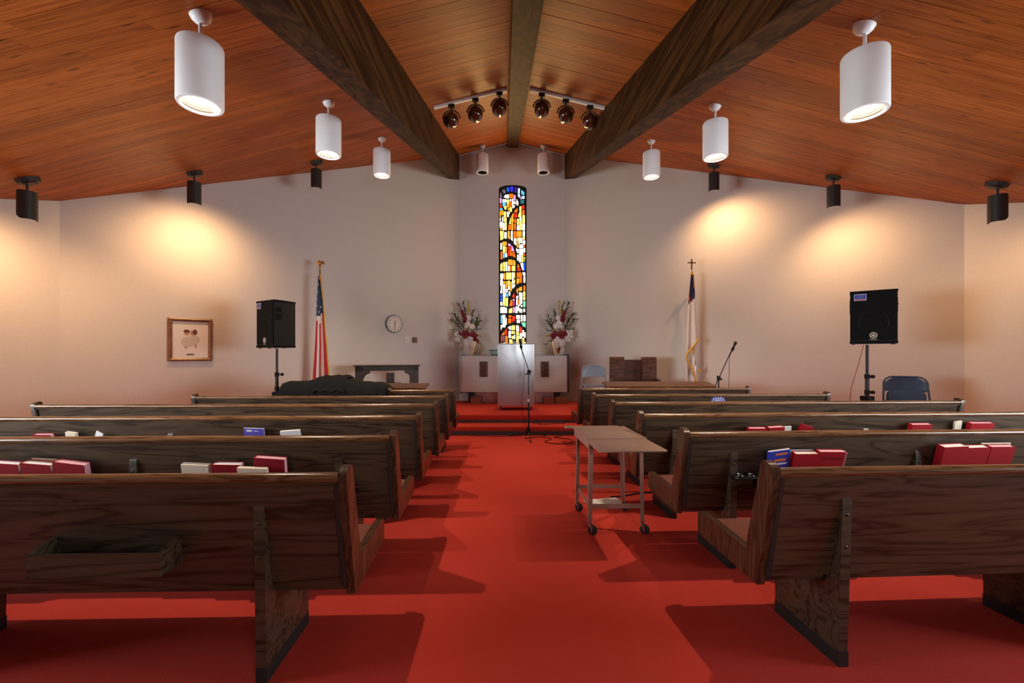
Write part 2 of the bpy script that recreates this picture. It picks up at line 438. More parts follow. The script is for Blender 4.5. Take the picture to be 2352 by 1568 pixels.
# beams
def beam(name, x0, x1, drop_from, drop, ye0, ye1, label):
    """x0..x1 wide, bottom at ceiling height over drop_from minus drop; ends at ye0 (x0 side), ye1 (x1 side)"""
    vs = []
    for x, ye in ((x0, ye0), (x1, ye1)):
        for y in (-1.19, ye):
            vs.append((x, y, ZR + SA * y - SB * abs(drop_from - X0) - drop)); vs.append((x, y, cz(x, y)))
    # 0 x0 front bottom,1 x0 front top,2 x0 end bottom,3 x0 end top,4.. x1
    o = MB().add(vs, [(0, 1, 3, 2), (4, 6, 7, 5), (0, 2, 6, 4), (1, 5, 7, 3), (0, 4, 5, 1), (2, 3, 7, 6)]).build(name, 'beam_wood', smooth=0)
    return tag(o, label, 'beam')
kL = (NL[1] - CL[1]) / (NL[0] - CL[0]); kR = (CR[1] - NR[1]) / (CR[0] - NR[0])
beam('roof_beam', NL[0] - 0.22, NL[0], NL[0], 0.56, D - 0.22 * kL, D, 'deep dark-stained roof beam ending above the wall clock')
beam('roof_beam', NR[0], NR[0] + 0.22, NR[0], 0.56, D, D + 0.22 * kR, 'deep dark-stained roof beam ending above the wooden clergy chair')
rb = MB()
vs = []
for y in (-1.19, D):
    z = ZR + SA * y
    vs += [(X0 - 0.125, y, z - 0.13), (X0 + 0.125, y, z - 0.13), (X0 + 0.125, y, z - 0.03), (X0, y, z), (X0 - 0.125, y, z - 0.03)]
rb.add(vs, [(4, 3, 2, 1, 0), (5, 6, 7, 8, 9)] + [(i, (i + 1) % 5, 5 + (i + 1) % 5, 5 + i) for i in range(5)])
tag(rb.build('ridge_beam', 'beam_wood', smooth=0), 'slim dark ridge beam running up to the stained glass wall', 'beam')

# ------------------------------------------------------------------ stained glass window
win = MB()
op = [(WX0, WZ0), (WX1, WZ0)] + arch()
ip = [(WX0 + 0.02, WZ0 + 0.02), (WX1 - 0.02, WZ0 + 0.02)] + arch(ins=0.02)
n_ = len(op)
vs = [(x, D + 0.01, z) for x, z in op] + [(x, D + 0.01, z) for x, z in ip] + [(x, D + 0.10, z) for x, z in op] + [(x, D + 0.10, z) for x, z in ip]
fs = []
for i in range(n_):
    j = (i + 1) % n_
    fs += [(i, j, n_ + j, n_ + i), (n_ + i, n_ + j, 3 * n_ + j, 3 * n_ + i), (2 * n_ + i, 3 * n_ + i, 3 * n_ + j, 2 * n_ + j)]
win.add(vs, fs)
window = win.build('window_1', 'came', smooth=0)
tag(window, 'tall narrow stained glass window with arched top in the centre wall', 'window', kind='structure')
MB().prism(op, D + 0.055, D + 0.075, 'y').build('lead_panel', 'came', window, 0)
GL = dict(W=((1.0, 0.95, 0.78), 0.95), Y=((1.0, 0.74, 0.16), 0.85), G=((1.0, 0.42, 0.03), 0.65), O=((0.95, 0.17, 0.008), 0.7), R=((0.80, 0.035, 0.015), 0.6),
          B=((0.03, 0.14, 0.95), 0.5), D=((0.04, 0.05, 0.85), 0.45), V=((0.055, 0.02, 0.32), 0.4), C=((0.12, 0.62, 0.95), 0.6), L=((0.62, 0.90, 1.0), 0.7),
          T=((0.03, 0.28, 0.32), 0.35), P=((0.95, 0.42, 0.80), 0.6), K=((0.72, 0.05, 0.30), 0.5), S=((0.20, 0.19, 0.24), 0.35), E=((0.25, 0.85, 0.50), 0.6))
for k, (c, e) in GL.items():
    m = mat('glass_' + k, tuple(v * 0.3 for v in c), 0.15, emit=c, es=e * 1.15)
    tc = nd(m, 'ShaderNodeTexCoord'); n = nd(m, 'ShaderNodeTexNoise'); n.inputs['Scale'].default_value = 26; n.inputs['Detail'].default_value = 3
    lk(m, tc, 'Object', n, 'Vector'); ma = nd(m, 'ShaderNodeMapRange'); ma.inputs[3].default_value = e * 1.3; ma.inputs[4].default_value = e * 2.2
    lk(m, n, 'Fac', ma, 0); lk(m, ma, 'Result', bsdf(m), 'Emission Strength')
UP = """S 70,215,88,195,110,290,60,285;S 100,165,150,140,182,195,145,230;B 190,115,235,110,242,185,205,190;D 252,95,315,95,305,185,265,185;V 330,105,388,110,378,205,335,195
L 403,125,438,125,432,225,398,220;C 458,155,520,195,515,255,462,230;L 392,237,438,235,435,300,412,290;P 453,268,462,268,475,325,443,325;L 480,270,523,318;T 447,340,515,408
W 135,290,165,245,232,238,230,318;O 238,228,312,305;P 320,250,355,355;P 62,305,97,400;W 112,328,190,380;C 112,385,178,450;Y 195,335,240,405;G 195,408,240,475;W 250,325,280,365;O 250,375,285,470
W 292,320,314,440;W 318,370,360,415;W 372,320,410,380,405,440,372,438;W 295,445,348,440,335,480,298,498;R 62,415,92,412,105,480,65,485;C 62,495,115,528;Y 128,458,192,460,190,500,165,530;G 212,488,242,535
Y 248,478,288,560;W 193,560,245,555,248,605,195,603;W 198,612,232,655;O 330,545,395,488,390,570,335,572;R 330,590,385,672;O 332,695,366,765;O 328,778,362,895;G 275,650,318,575,318,665,276,662;G 278,672,320,748
G 278,755,312,900;Y 235,785,262,668,270,670,268,790;O 222,802,270,895;Y 428,460,465,565;R 475,440,520,510;O 480,530,522,612;Y 398,655,420,575,468,575,465,648;G 55,540,85,655;G 92,535,132,618;Y 138,555,180,660
W 62,670,82,730;W 108,650,130,745;Y 142,668,190,748;W 58,745,112,850;G 65,858,105,895;W 115,765,155,900;Y 162,755,192,900;L 428,655,470,733;Y 483,622,530,675;Y 480,682,530,770;Y 382,690,420,800;Y 428,740,472,900
W 382,810,425,900;W 480,778,530,905;Y 65,915,138,918,135,1060,75,1090;W 148,938,192,1055;G 208,915,248,918,256,1070,212,1050;W 270,915,305,990;W 268,1000,305,1000,305,1105,268,1070;O 320,920,375,1045;G 382,920,470,1025
W 488,920,530,1018;Y 490,1025,528,1080;W 490,1092,535,1165;W 325,1053,368,1053,372,1185,325,1150;Y 380,1042,408,1110;G 378,1120,408,1225;W 415,1035,442,1150;W 450,1040,480,1140;W 420,1165,498,1235;O 508,1175,530,1215
W 75,1140,105,1262;G 112,1115,192,1183;Y 120,1192,165,1320;G 172,1205,196,1315;O 78,1300,112,1440;C 122,1325,155,1420;W 162,1325,200,1400;P 212,1185,225,1140,270,1170,268,1200;R 218,1210,268,1255;P 278,1185,300,1200,333,1290,278,1285
R 218,1268,245,1380;O 250,1262,275,1375;O 280,1310,302,1385;O 306,1300,338,1330;O 308,1340,345,1340,355,1410,310,1390;W 360,1240,410,1255,408,1330,385,1320;W 420,1248,498,1365;W 505,1232,535,1315;O 512,1335,532,1382
W 385,1355,412,1465;W 420,1372,458,1495;Y 466,1372,500,1495;Y 515,1402,535,1440;Y 515,1455,532,1480"""
DN = """Y 72,40,110,15,115,165,72,165;Y 122,5,165,95;Y 125,102,165,168;W 172,0,200,168;G 212,-40,290,58;G 297,-35,340,-20,350,60,297,60;W 212,72,240,170;O 246,72,268,165;Y 280,72,342,165;O 375,105,388,45,400,45,420,108
R 375,118,435,118,442,165,375,165;W 432,25,485,18,492,155,470,150;B 497,15,523,165;W 70,212,128,310;G 136,205,160,325;Y 175,195,275,320;W 285,190,312,400;Y 318,190,338,295;Y 318,320,338,392;O 368,195,455,192,465,285,370,285
G 365,303,412,300,410,380,368,410;O 416,292,465,290,462,375,418,382;W 468,190,523,192,523,255,490,255;W 492,265,523,378;W 70,320,116,435;G 120,352,160,400;G 170,350,200,475;Y 208,342,243,428;W 212,435,243,508;G 250,358,280,530
W 285,412,340,404,335,450,290,490;W 118,410,160,550;W 80,445,108,508;W 72,515,108,572;W 170,488,205,555;W 222,535,252,610;W 120,558,172,635;C 178,570,205,570,220,635,180,630;B 72,595,112,648;B 72,658,112,715;W 72,725,110,792
Y 120,642,166,795;Y 172,650,212,650,208,810,172,805;W 72,818,163,928;W 168,832,192,928;C 78,965,104,1112;W 108,960,162,1036;W 112,1044,165,1185;W 170,1015,188,1140;W 78,1140,105,1140,105,1190,80,1240;G 360,520,372,485,392,490,390,600
G 400,475,460,445,465,525,405,525;O 488,430,525,522;W 360,615,396,670;O 386,682,412,765;W 412,548,440,636;W 445,560,472,690;Y 485,535,523,620;Y 485,628,523,692;R 285,620,325,565,338,655,290,640;P 300,672,328,706;K 300,715,330,798
O 232,800,262,690,290,685,290,800;W 358,680,382,785;W 416,642,440,795;W 446,695,470,760;E 485,708,526,820;W 446,778,470,822;Y 222,925,228,855,288,830,288,925;P 302,822,336,922;W 346,805,384,928;W 390,772,410,890;W 414,838,442,920
W 446,855,470,922;W 488,845,520,910;O 222,968,272,1008;O 215,1025,270,1025,268,1105,215,1118;R 285,980,345,982,335,1070,282,1098;W 358,965,428,1030;W 368,1042,428,1105;W 444,960,474,1080;W 488,965,530,1078;E 448,1095,532,1098,528,1190,480,1165
W 205,1195,235,1165,265,1160,265,1240;Y 275,1150,340,1235;W 358,1148,405,1150,410,1260,360,1262;R 420,1172,465,1190,462,1282,420,1285;O 90,1325,150,1250,148,1325,95,1328;R 160,1225,192,1205,192,1325,160,1325;R 82,1335,105,1335,105,1452,82,1450
S 112,1340,148,1430;O 160,1340,205,1485;W 220,1250,262,1380;Y 272,1250,312,1305;Y 318,1255,340,1298;Y 275,1340,312,1395;W 318,1315,340,1400;Y 360,1268,408,1333;Y 360,1340,415,1455;W 422,1292,464,1392;W 470,1235,500,1350;W 505,1275,530,1375
Y 472,1375,505,1435;O 428,1410,465,1452;Y 230,1400,290,1410,298,1500,240,1505;W 130,1455,150,1505;C 75,1470,112,1505;W 305,1480,340,1505;W 355,1465,385,1505;W 392,1465,415,1505;Y 470,1445,530,1505;S 305,1430,340,1470
Y 75,1520,150,1590;W 160,1520,240,1600;G 250,1520,330,1590;W 340,1520,420,1600;Y 430,1520,528,1590;O 75,1600,180,1660;Y 190,1610,300,1660;W 310,1610,420,1660;G 430,1600,528,1660"""
for src, scl, oy in ((UP, 8.04, 415), (DN, 7.84, 600)):
    for tok in src.replace('\n', ';').split(';'):
        c, num = tok.split(' '); q = [float(v) for v in num.split(',')]
        if len(q) == 4: q = [q[0], q[1], q[2], q[1], q[2], q[3], q[0], q[3]]
        pts = []
        # drawing units of the panes -> metres on the window plane
        P = [Vector(((q[i] / scl - 19.0) * 0.01005 , CAMZ + (815 - oy - q[i + 1] / scl) * 0.01005)) for i in range(0, 8, 2)]
        mid = sum(P, Vector((0, 0))) / 4
        for i in range(4):
            a, b, d_ = P[i], P[i - 1], P[(i + 1) % 4]
            pts.append(a.lerp(b, min(0.22, 0.008 / max((b - a).length, 1e-4)))); pts.append(a.lerp(d_, min(0.22, 0.008 / max((d_ - a).length, 1e-4))))
        pts = [(min(max(x, WX0 + 0.02), WX1 - 0.02), z) for x, z in ((p.x, p.y) for p in pts)]
        MB().prism(pts, D + 0.040 + random.uniform(0, 0.006), D + 0.058, 'y').build('pane', 'glass_' + c, window, 0)

# ------------------------------------------------------------------ pews
PEWS = {}
def pew(key, y0, xa, L, rz, side, legs, label, racks=()):
    """side +1: runs to +x from the aisle end xa; y0 = rear top of the back rail"""
    root = thing('pew', (xa, y0, 0), rz, label, 'pew', 'dark wooden pews in two blocks')
    s = side
    X = lambda a, b: (min(s * a, s * b), max(s * a, s * b))
    yb = lambda z: 0.012 + (0.83 - z) * 0.19           # rear face of the sloping back
    PEWS[key] = (root, s, yb)
    x0, x1 = X(0.036, L - 0.036)
    back = MB().prism([(yb(0.372), 0.372), (yb(0.372) + 0.026, 0.370), (yb(0.84) + 0.026, 0.84), (yb(0.84), 0.84)], x0, x1, 'x').build('backrest', 'pew_wood', root, 0)
    cy, czz = 0.026, 0.846
    prof = [(cy + 0.026 * math.cos(2 * PI * k / 14), czz + 0.020 * math.sin(2 * PI * k / 14)) for k in range(14)]
    MB().prism(prof, x0, x1, 'x').build('top_rail', 'pew_rail', root, 50)
    # bead strips where the back meets each end
    for a, b in ((0.036, 0.052), (L - 0.052, L - 0.036)):
        xa_, xb_ = X(a, b)
        MB().prism([(yb(0.372) - 0.012, 0.372), (yb(0.372) + 0.004, 0.372), (yb(0.82) + 0.004, 0.82), (yb(0.82) - 0.012, 0.82)], xa_, xb_, 'x').build('bead', 'pew_bead', root, 0)
    # seat board and cushion
    MB().prism([(0.135, 0.335), (0.135, 0.385), (0.585, 0.405), (0.585, 0.355)], x0, x1, 'x').build('seat', 'pew_wood', root, 0)
    MB().prism([(0.140, 0.385), (0.128, 0.425), (0.14, 0.438), (0.555, 0.452), (0.575, 0.44), (0.575, 0.404)], *X(0.045, L - 0.045), 'x').build('seat_cushion', 'seat_cloth', root, 40)
    # ends: upright board and seat-side board
    for a, b in ((0.0, 0.036), (L - 0.036, L)):
        xa_, xb_ = X(a, b)
        up = [(0.110, 0.330), (0.000, 0.845), (0.004, 0.866), (0.022, 0.880), (0.052, 0.890), (0.072, 0.886), (0.082, 0.868), (0.19, 0.462), (0.20, 0.335)]
        e = MB().prism(up, xa_, xb_, 'x').build('end_panel', 'pew_end', root, 30)
        MB().prism([(0.195, 0.335), (0.192, 0.458), (0.50, 0.474), (0.575, 0.474), (0.603, 0.45), (0.605, 0.36), (0.585, 0.345)], xa_, xb_, 'x').build('seat_end', 'pew_end', e, 30)
    # support legs with a black kick strip and two bolts
    for lx in legs:
        xa_, xb_ = X(lx - 0.021, lx + 0.021)
        arc = [(0.026 + 0.045 - 0.045 * math.cos(R(t)), 0.715 + 0.045 * math.sin(R(t))) for t in (0, 30, 60, 90)]
        g = MB().prism([(0.050, 0.062), (0.026, 0.715)] + arc[1:] + [(yb(0.72) + 0.015, 0.74), (yb(0.372) + 0.012, 0.372), (0.13, 0.334), (0.46, 0.348), (0.452, 0.062)], xa_, xb_, 'x').build('leg', 'pew_wood', root, 30)
        MB().prism([(0.046, 0.0), (0.046, 0.062), (0.455, 0.062), (0.455, 0.0)], xa_ - 0.001, xb_ + 0.001, 'x').build('kick_strip', 'kick_black', g, 0)
        for bz in (0.66, 0.52):
            yy = 0.050 - (bz - 0.062) / 0.64 * 0.02
            MB().lathe([(0.0085, 0.0), (0.008, 0.003), (0.004, 0.006), (0.0, 0.0065)], mx=Matrix.Translation((s * lx, yy, bz)) @ Matrix.Rotation(R(90), 4, 'X'), n=10).build('bolt', 'bolt', g, 40)
    for rx, rl_ in racks:
        a, b = X(rx, rx + rl_)
        yr = yb(0.55)
        rk = MB()
        rk.box(a, b, yr - 0.115, yr - 0.105, 0.490, 0.580)            # front board
        rk.box(a, b, yr - 0.105, yr + 0.004, 0.490, 0.500)            # floor
        for q in (a, b - 0.014): rk.prism([(yr - 0.105, 0.490), (yb(0.49), 0.490), (yb(0.605), 0.605), (yr - 0.02, 0.605), (yr - 0.105, 0.580)], q, q + 0.014, 'x')
        rk.build('book_rack', 'pew_wood', root, 0)
    return root
LA, RA = 'clock side of the aisle', 'cart side of the aisle'
ordn = ['sixth', 'fifth', 'fourth', 'third', 'second', 'first']
Lrows = [(1.735, -0.630, 3.85, 1.5, (0.36, 1.83, 3.40), ((0.69, 0.50), (1.98, 0.50))), (2.554, -0.642, 3.85, 1.4, (0.34, 1.53, 2.65, 3.6), ((0.60, 0.66), (1.74, 0.60))),
         (3.403, -0.660, 3.85, 1.3, (0.33, 1.94, 3.5), ((0.85, 0.57), (2.42, 0.57))), (4.241, -0.655, 3.88, 1.2, (0.32, 1.9, 3.5), ()),
         (5.075, -0.665, 2.95, 1.2, (0.32, 1.5, 2.6), ()), (5.938, -0.672, 0.915, 1.2, (0.2, 0.75), ())]
Rrows = [(1.806, 1.114, 3.75, 3.0, (0.345, 1.5, 2.6, 3.5), ()), (2.669, 1.103, 3.75, 2.5, (0.33, 1.53, 2.6, 3.5), ((0.49, 0.57), (1.58, 0.57))),
         (3.506, 1.090, 3.75, 2.3, (0.30, 1.91, 3.4), ((0.85, 0.57), (2.21, 0.78))), (4.386, 1.080, 3.72, 2.3, (0.32, 1.9, 3.4), ()),
         (5.243, 1.066, 2.95, 2.2, (0.32, 1.5, 2.6), ((1.35, 0.50),)), (6.201, 1.066, 2.50, 2.2, (0.3, 1.2, 2.2), ())]
for i, (y0, xa, L, rz, lg, rk) in enumerate(Lrows):
    pew(('L', i), y0, xa, L, R(rz), -1, lg, 'dark wooden pew on the ' + LA + ', ' + ordn[i] + ' row from the platform steps', rk)
for i, (y0, xa, L, rz, lg, rk) in enumerate(Rrows):
    pew(('R', i), y0, xa, L, R(rz), 1, lg, 'dark wooden pew on the ' + RA + ', ' + ordn[i] + ' row from the platform steps', rk)
def pew_pt(key, lx, dy, z):
    """point given along the pew from its aisle end and behind its back"""
    root, s, yb = PEWS[key]
    p = Matrix.Rotation(root.rotation_euler[2], 4, 'Z') @ Vector((s * lx, yb(0.55) - dy, 0))
    return Vector((root.location.x + p.x, root.location.y + p.y, z)), root.rotation_euler[2]

# communion cup holder on the second pew back of the cart side
p, rz = pew_pt(('R', 1), 0.40, 0.0, 0.54)
c = thing('cup_holder', p, rz, 'small wooden communion cup holder with two metal cup rings on a pew back', 'cup holder')
MB().bev(-0.075, 0.075, -0.07, 0.0, 0.035, 0.052, 0.02, 'z').build('tray', 'pew_bead', c, 30)
MB().box(-0.045, 0.045, -0.035, 0.0, -0.02, 0.035).build('bracket', 'pew_wood', c, 0)
for q in (-0.036, 0.036):
    MB().lathe([(0.012, 0.0), (0.020, 0.0), (0.021, 0.006), (0.013, 0.007), (0.011, 0.001)], (q, -0.036, 0.052), 14).build('cup_ring', 'chrome', c, 40)

# ------------------------------------------------------------------ books in the racks
def book(key, lx, w_, h, t, zt, label, cover, pages, dy=0.012, tilt=0.0, lean=-15, group='hymnals and booklets in the pew racks', name='hymnal', soft=False, spiral=False, title=None, extra=None):
    p, rz = pew_pt(key, lx, dy + t / 2, max(0.503 + t * 0.14 + w_ / 2 * abs(math.sin(R(tilt))), zt - h * 0.966))
    b = thing(name, p, rz, label, 'book', group)
    b.rotation_euler = (R(-lean), R(tilt), rz)
    hw = w_ / 2; ht = t / 2; cv = MB()
    ct = 0.002 if soft else 0.0035
    cv.box(-hw, hw, -ht, -ht + ct, 0, h); cv.box(-hw, hw, ht - ct, ht, 0, h)
    cv.box(-hw, -hw + ct, -ht + ct, ht - ct, 0, h)
    cv.build('cover', cover, b, 0)
    ins = 0.0 if soft else 0.004
    MB().box(-hw + ct, hw - ins, -ht + ct, ht - ct, ins, h - ins).build('pages', pages, b, 0)
    if spiral:
        sp = MB()
        for k in range(int(h / 0.016)):
            z = 0.01 + k * 0.016
            sp.tube([(hw - 0.006 + 0.012 * math.cos(a), 0.0 + (ht + 0.004) * math.sin(a), z) for a in [2 * PI * j / 10 for j in range(11)]], 0.0015, 5, False)
        sp.build('spiral_binding', 'white_print', b, 0)
    if title:
        text_part(title, 0.034, 'book_emboss', Matrix.Translation((0.0, -ht - 0.0004, h - 0.045)) @ FACE, b)
    if extra: extra(b, hw, ht, h)
    return b
def cover_band(col, z0, z1, x0=-1, x1=1):
    def f(b, hw, ht, h):
        MB().box(x0 * hw * 0.9, x1 * hw * 0.9, -ht - 0.0008, -ht, z0 * h, z1 * h).build('cover_print', col, b, 0)
    return f
def multi(*fs):
    def f(*a):
        for g in fs: g(*a)
    return f
# clock side, second row from the rear
K = ('L', 1)
book(K, 1.150, 0.155, 0.20, 0.030, 0.712, 'cream spiral notebook leaning in a rack beside a white-paged red hymnal', 'page_cream', 'page_cream', tilt=3, soft=True, spiral=True, name='notebook')
book(K, 0.955, 0.165, 0.215, 0.045, 0.716, 'red hymnal with white page edges between the spiral notebook and cream booklets', 'book_red', 'page_white', tilt=1)
book(K, 0.800, 0.165, 0.195, 0.022, 0.700, 'curled cream paper booklets in front of a pink-edged hymnal', 'page_cream', 'page_cream', dy=0.062, tilt=2, soft=True, name='booklet')
book(K, 0.725, 0.175, 0.235, 0.042, 0.752, 'tall red hymnal with pink page edges beside curled cream booklets', 'book_red', 'page_pink', dy=0.010, tilt=4)
book(K, 1.855, 0.175, 0.22, 0.045, 0.728, 'red hymnal with pink page edges at the aisle end of a slumped row', 'book_red', 'page_pink', tilt=7)
book(K, 2.035, 0.165, 0.22, 0.042, 0.728, 'red hymnal with pale page edges slumped against a pink-edged one', 'book_red', 'page_white', tilt=5)
book(K, 2.21, 0.165, 0.22, 0.042, 0.732, 'red hymnal with pale page edges at the wall end of the slumped row', 'book_red', 'page_white', tilt=4)
book(K, 1.99, 0.20, 0.225, 0.008, 0.742, 'thin brown folder standing behind the slumped red hymnals', 'tan_block', 'page_cream', dy=0.001, tilt=3, soft=True, name='folder')
K = ('L', 2)
book(K, 1.285, 0.155, 0.23, 0.012, 0.775, 'blue and white printed booklet showing above a pew rail', 'indigo_print', 'page_white', tilt=2, soft=True, name='booklet', extra=multi(cover_band('white_print', 0.88, 0.95, -0.8, -0.2), cover_band('white_print', 0.90, 0.925, 0.0, 0.5)))
book(K, 0.985, 0.15, 0.22, 0.020, 0.758, 'white paper booklets lying slanted beside a blue printed booklet', 'white_print', 'page_white', tilt=-4, soft=True, name='booklet')
book(K, 2.86, 0.14, 0.22, 0.035, 0.738, 'red hymnal with only its pink top edge showing above a pew rail', 'book_red', 'page_pink')
book(K, 2.68, 0.075, 0.22, 0.025, 0.752, 'tan paperback leaning low in a pew rack beside a white leaflet', 'page_cream', 'page_cream', tilt=8, soft=True, name='booklet')
book(K, 2.55, 0.055, 0.24, 0.006, 0.775, 'white folded leaflet sticking up from a pew rack', 'white_print', 'page_white', tilt=28, soft=True, name='leaflet')
# cart side, second row from the rear
K = ('R', 1)
book(K, 0.600, 0.135, 0.215, 0.018, 0.760, 'blue glossy booklet with orange print beside two red hymnals', 'blue_print', 'page_white', dy=0.030, tilt=-7, soft=True, name='booklet',
     extra=multi(cover_band('orange_print', 0.86, 0.92, -0.4, 0.8), cover_band('orange_print', 0.66, 0.74, -0.5, 0.7), cover_band('white_print', 0.56, 0.61, -0.8, 0.8), cover_band('sky_print', 0.1, 0.55, -1.0, -0.6)))
book(K, 0.745, 0.150, 0.22, 0.045, 0.742, 'red hymnal with white page edges beside a blue glossy booklet', 'book_bright_red', 'page_white', dy=0.014, tilt=0)
book(K, 0.735, 0.16, 0.225, 0.008, 0.752, 'thin grey leaflet standing behind a red hymnal', 'white_print', 'page_white', dy=0.001, soft=True, name='leaflet')
book(K, 0.905, 0.170, 0.225, 0.042, 0.752, 'red spiral hymnal with HYMNAL stamped on its cover', 'book_bright_red', 'page_pink', dy=0.014, tilt=1, spiral=True, title='HYMNAL')
book(K, 1.700, 0.155, 0.22, 0.050, 0.778, 'red hymnal with white page edges, first of three upright in a rack', 'book_bright_red', 'page_white', tilt=-2)
book(K, 1.850, 0.145, 0.215, 0.045, 0.770, 'red hymnal with white page edges, middle of three upright in a rack', 'book_bright_red', 'page_white', tilt=-1)
book(K, 2.010, 0.160, 0.225, 0.040, 0.772, 'bright red hymnal, last of three, below a cream leaflet', 'book_bright_red', 'page_pink', tilt=0)
book(K, 2.010, 0.190, 0.235, 0.008, 0.784, 'thin cream leaflet standing behind a bright red hymnal', 'page_cream', 'page_cream', dy=0.001, soft=True, name='leaflet')
K = ('R', 2)
book(K, 0.955, 0.15, 0.20, 0.040, 0.752, 'red hymnal sunk low in a pew rack, only its top edge showing', 'book_bright_red', 'page_pink')
book(K, 1.118, 0.13, 0.20, 0.040, 0.760, 'red hymnal with pale top edge beside a leaning red book', 'book_bright_red', 'page_pink', tilt=-3)
book(K, 1.225, 0.07, 0.20, 0.015, 0.758, 'thin white booklet beside a leaning red book', 'white_print', 'page_white', tilt=-4, soft=True, name='booklet')
book(K, 1.315, 0.10, 0.21, 0.030, 0.775, 'red book leaning steeply above the pew rail', 'book_bright_red', 'page_pink', tilt=18)
book(K, 2.33, 0.17, 0.21, 0.040, 0.775, 'red hymnal with pink top edge beside a tan booklet', 'book_bright_red', 'page_pink')
book(K, 2.70, 0.06, 0.21, 0.015, 0.795, 'tan booklet with a torn corner between two red hymnals', 'page_cream', 'page_cream', tilt=-10, soft=True, name='booklet')
K2 = book(K, 2.85, 0.20, 0.21, 0.040, 0.782, 'red hymnal with pink top edge at the wall end of its rack', 'book_bright_red', 'page_pink')
# blue and white hand fan in the rack of the fifth pew
p, rz = pew_pt(('R', 4), 1.545, 0.05, 0.503)
f = thing('hand_fan', p, rz, 'round blue and white patterned hand fan standing in a pew rack', 'fan')
MB().lathe([(0.0, -0.002), (0.098, -0.002), (0.098, 0.002), (0.0, 0.002)], mx=Matrix.Translation((0, 0, 0.243)) @ FACE, n=28).build('fan_leaf', 'indigo_print', f, 30)
ri = MB()
for k in range(16):
    t = 2 * PI * k / 16
    ri.box(-0.0035, 0.0035, -0.0035, -0.0022, 0.03, 0.090, mx=Matrix.Translation((0, 0, 0.243)) @ Matrix.Rotation(t, 4, 'Y'))
ri.build('fan_pattern', 'white_print', f, 0)
MB().box(-0.007, 0.007, -0.004, 0.004, 0.0, 0.20).build('handle', 'page_cream', f, 0)

# ------------------------------------------------------------------ ceiling lights
def pendant(x, y, lit, label, group):
    zc = cz(x, y)
    t = thing('pendant_light', (x, y, zc - 0.60), 0, label, 'pendant light', group)
    rr, H = 0.134, 0.40
    body = MB().lathe([(0.0, H), (rr - 0.012, H), (rr - 0.003, H - 0.004), (rr, H - 0.014), (rr, 0.010), (rr - 0.004, 0.001), (rr - 0.022, 0.0), (rr - 0.024, 0.006), (rr - 0.024, H - 0.05), (0.0, H - 0.05)], n=36).build('shade', 'white_metal', t, 40)
    pr = []
    for k in range(13):
        z = 0.012 + k * 0.017; a = 0.108 - k * 0.0012
        pr += [(a, z), (a - 0.006, z + 0.010)]
    MB().lathe(pr, n=36, cap=False).build('baffle', 'baffle' if lit else 'dark_hole', t, 20)
    MB().tube([(0, 0, H - 0.002), (0, 0, 0.57)], 0.011, 10).build('stem', 'white_metal', t, 40)
    # dome canopy tilted with the ceiling
    sgn = 1 if x > X0 else -1
    nrm = Vector((sgn * SB, -SA, 1)).normalized() * -1
    q = Vector((0, 0, -1)).rotation_difference(nrm).to_matrix().to_4x4()
    MB().lathe([(0.0, -0.062), (0.025, -0.060), (0.048, -0.046), (0.062, -0.024), (0.066, -0.004), (0.066, 0.0)], mx=Matrix.Translation((0, 0, 0.60)) @ q, n=24).build('canopy', 'white_metal', t, 50)
    MB().lathe([(0.0, 0.0), (0.03, 0.002), (0.05, 0.03), (0.052, 0.06), (0.03, 0.10), (0.018, 0.13), (0.018, 0.17), (0.0, 0.17)], (0, 0, 0.188), 16).build('bulb', 'bulb_glow' if lit else 'dark_hole', t, 60)
    if lit:
        l = lamp('pendant_lamp', 'POINT', (0, 0, 0.160), PENDANT_W, PENDANT_C, shadow_soft_size=0.025); l.parent = t
    return t
g = 'white cylinder pendant lights'
pendant(-1.985, 2.84, True, 'lit white cylinder pendant on the clock side, farthest from the altar', g)
pendant(-1.965, 4.86, True, 'lit white cylinder pendant on the clock side, middle of its row', g)
pendant(-1.945, 6.90, True, 'lit white cylinder pendant nearest the roof beam end on the clock side', g)
pendant(2.44, 2.95, True, 'lit white cylinder pendant on the cart side, farthest from the altar', g)
pendant(2.40, 4.96, True, 'lit white cylinder pendant on the cart side, middle of its row', g)
pendant(2.37, 7.03, True, 'lit white cylinder pendant on the cart side, nearest the altar wall', g)
pendant(-0.49, 9.58, False, 'unlit white cylinder pendant beside the stained glass, over the lily bouquet nearer the clock', g)
pendant(0.86, 9.62, False, 'unlit white cylinder pendant beside the stained glass, over the bouquet nearer the folding chair', g)

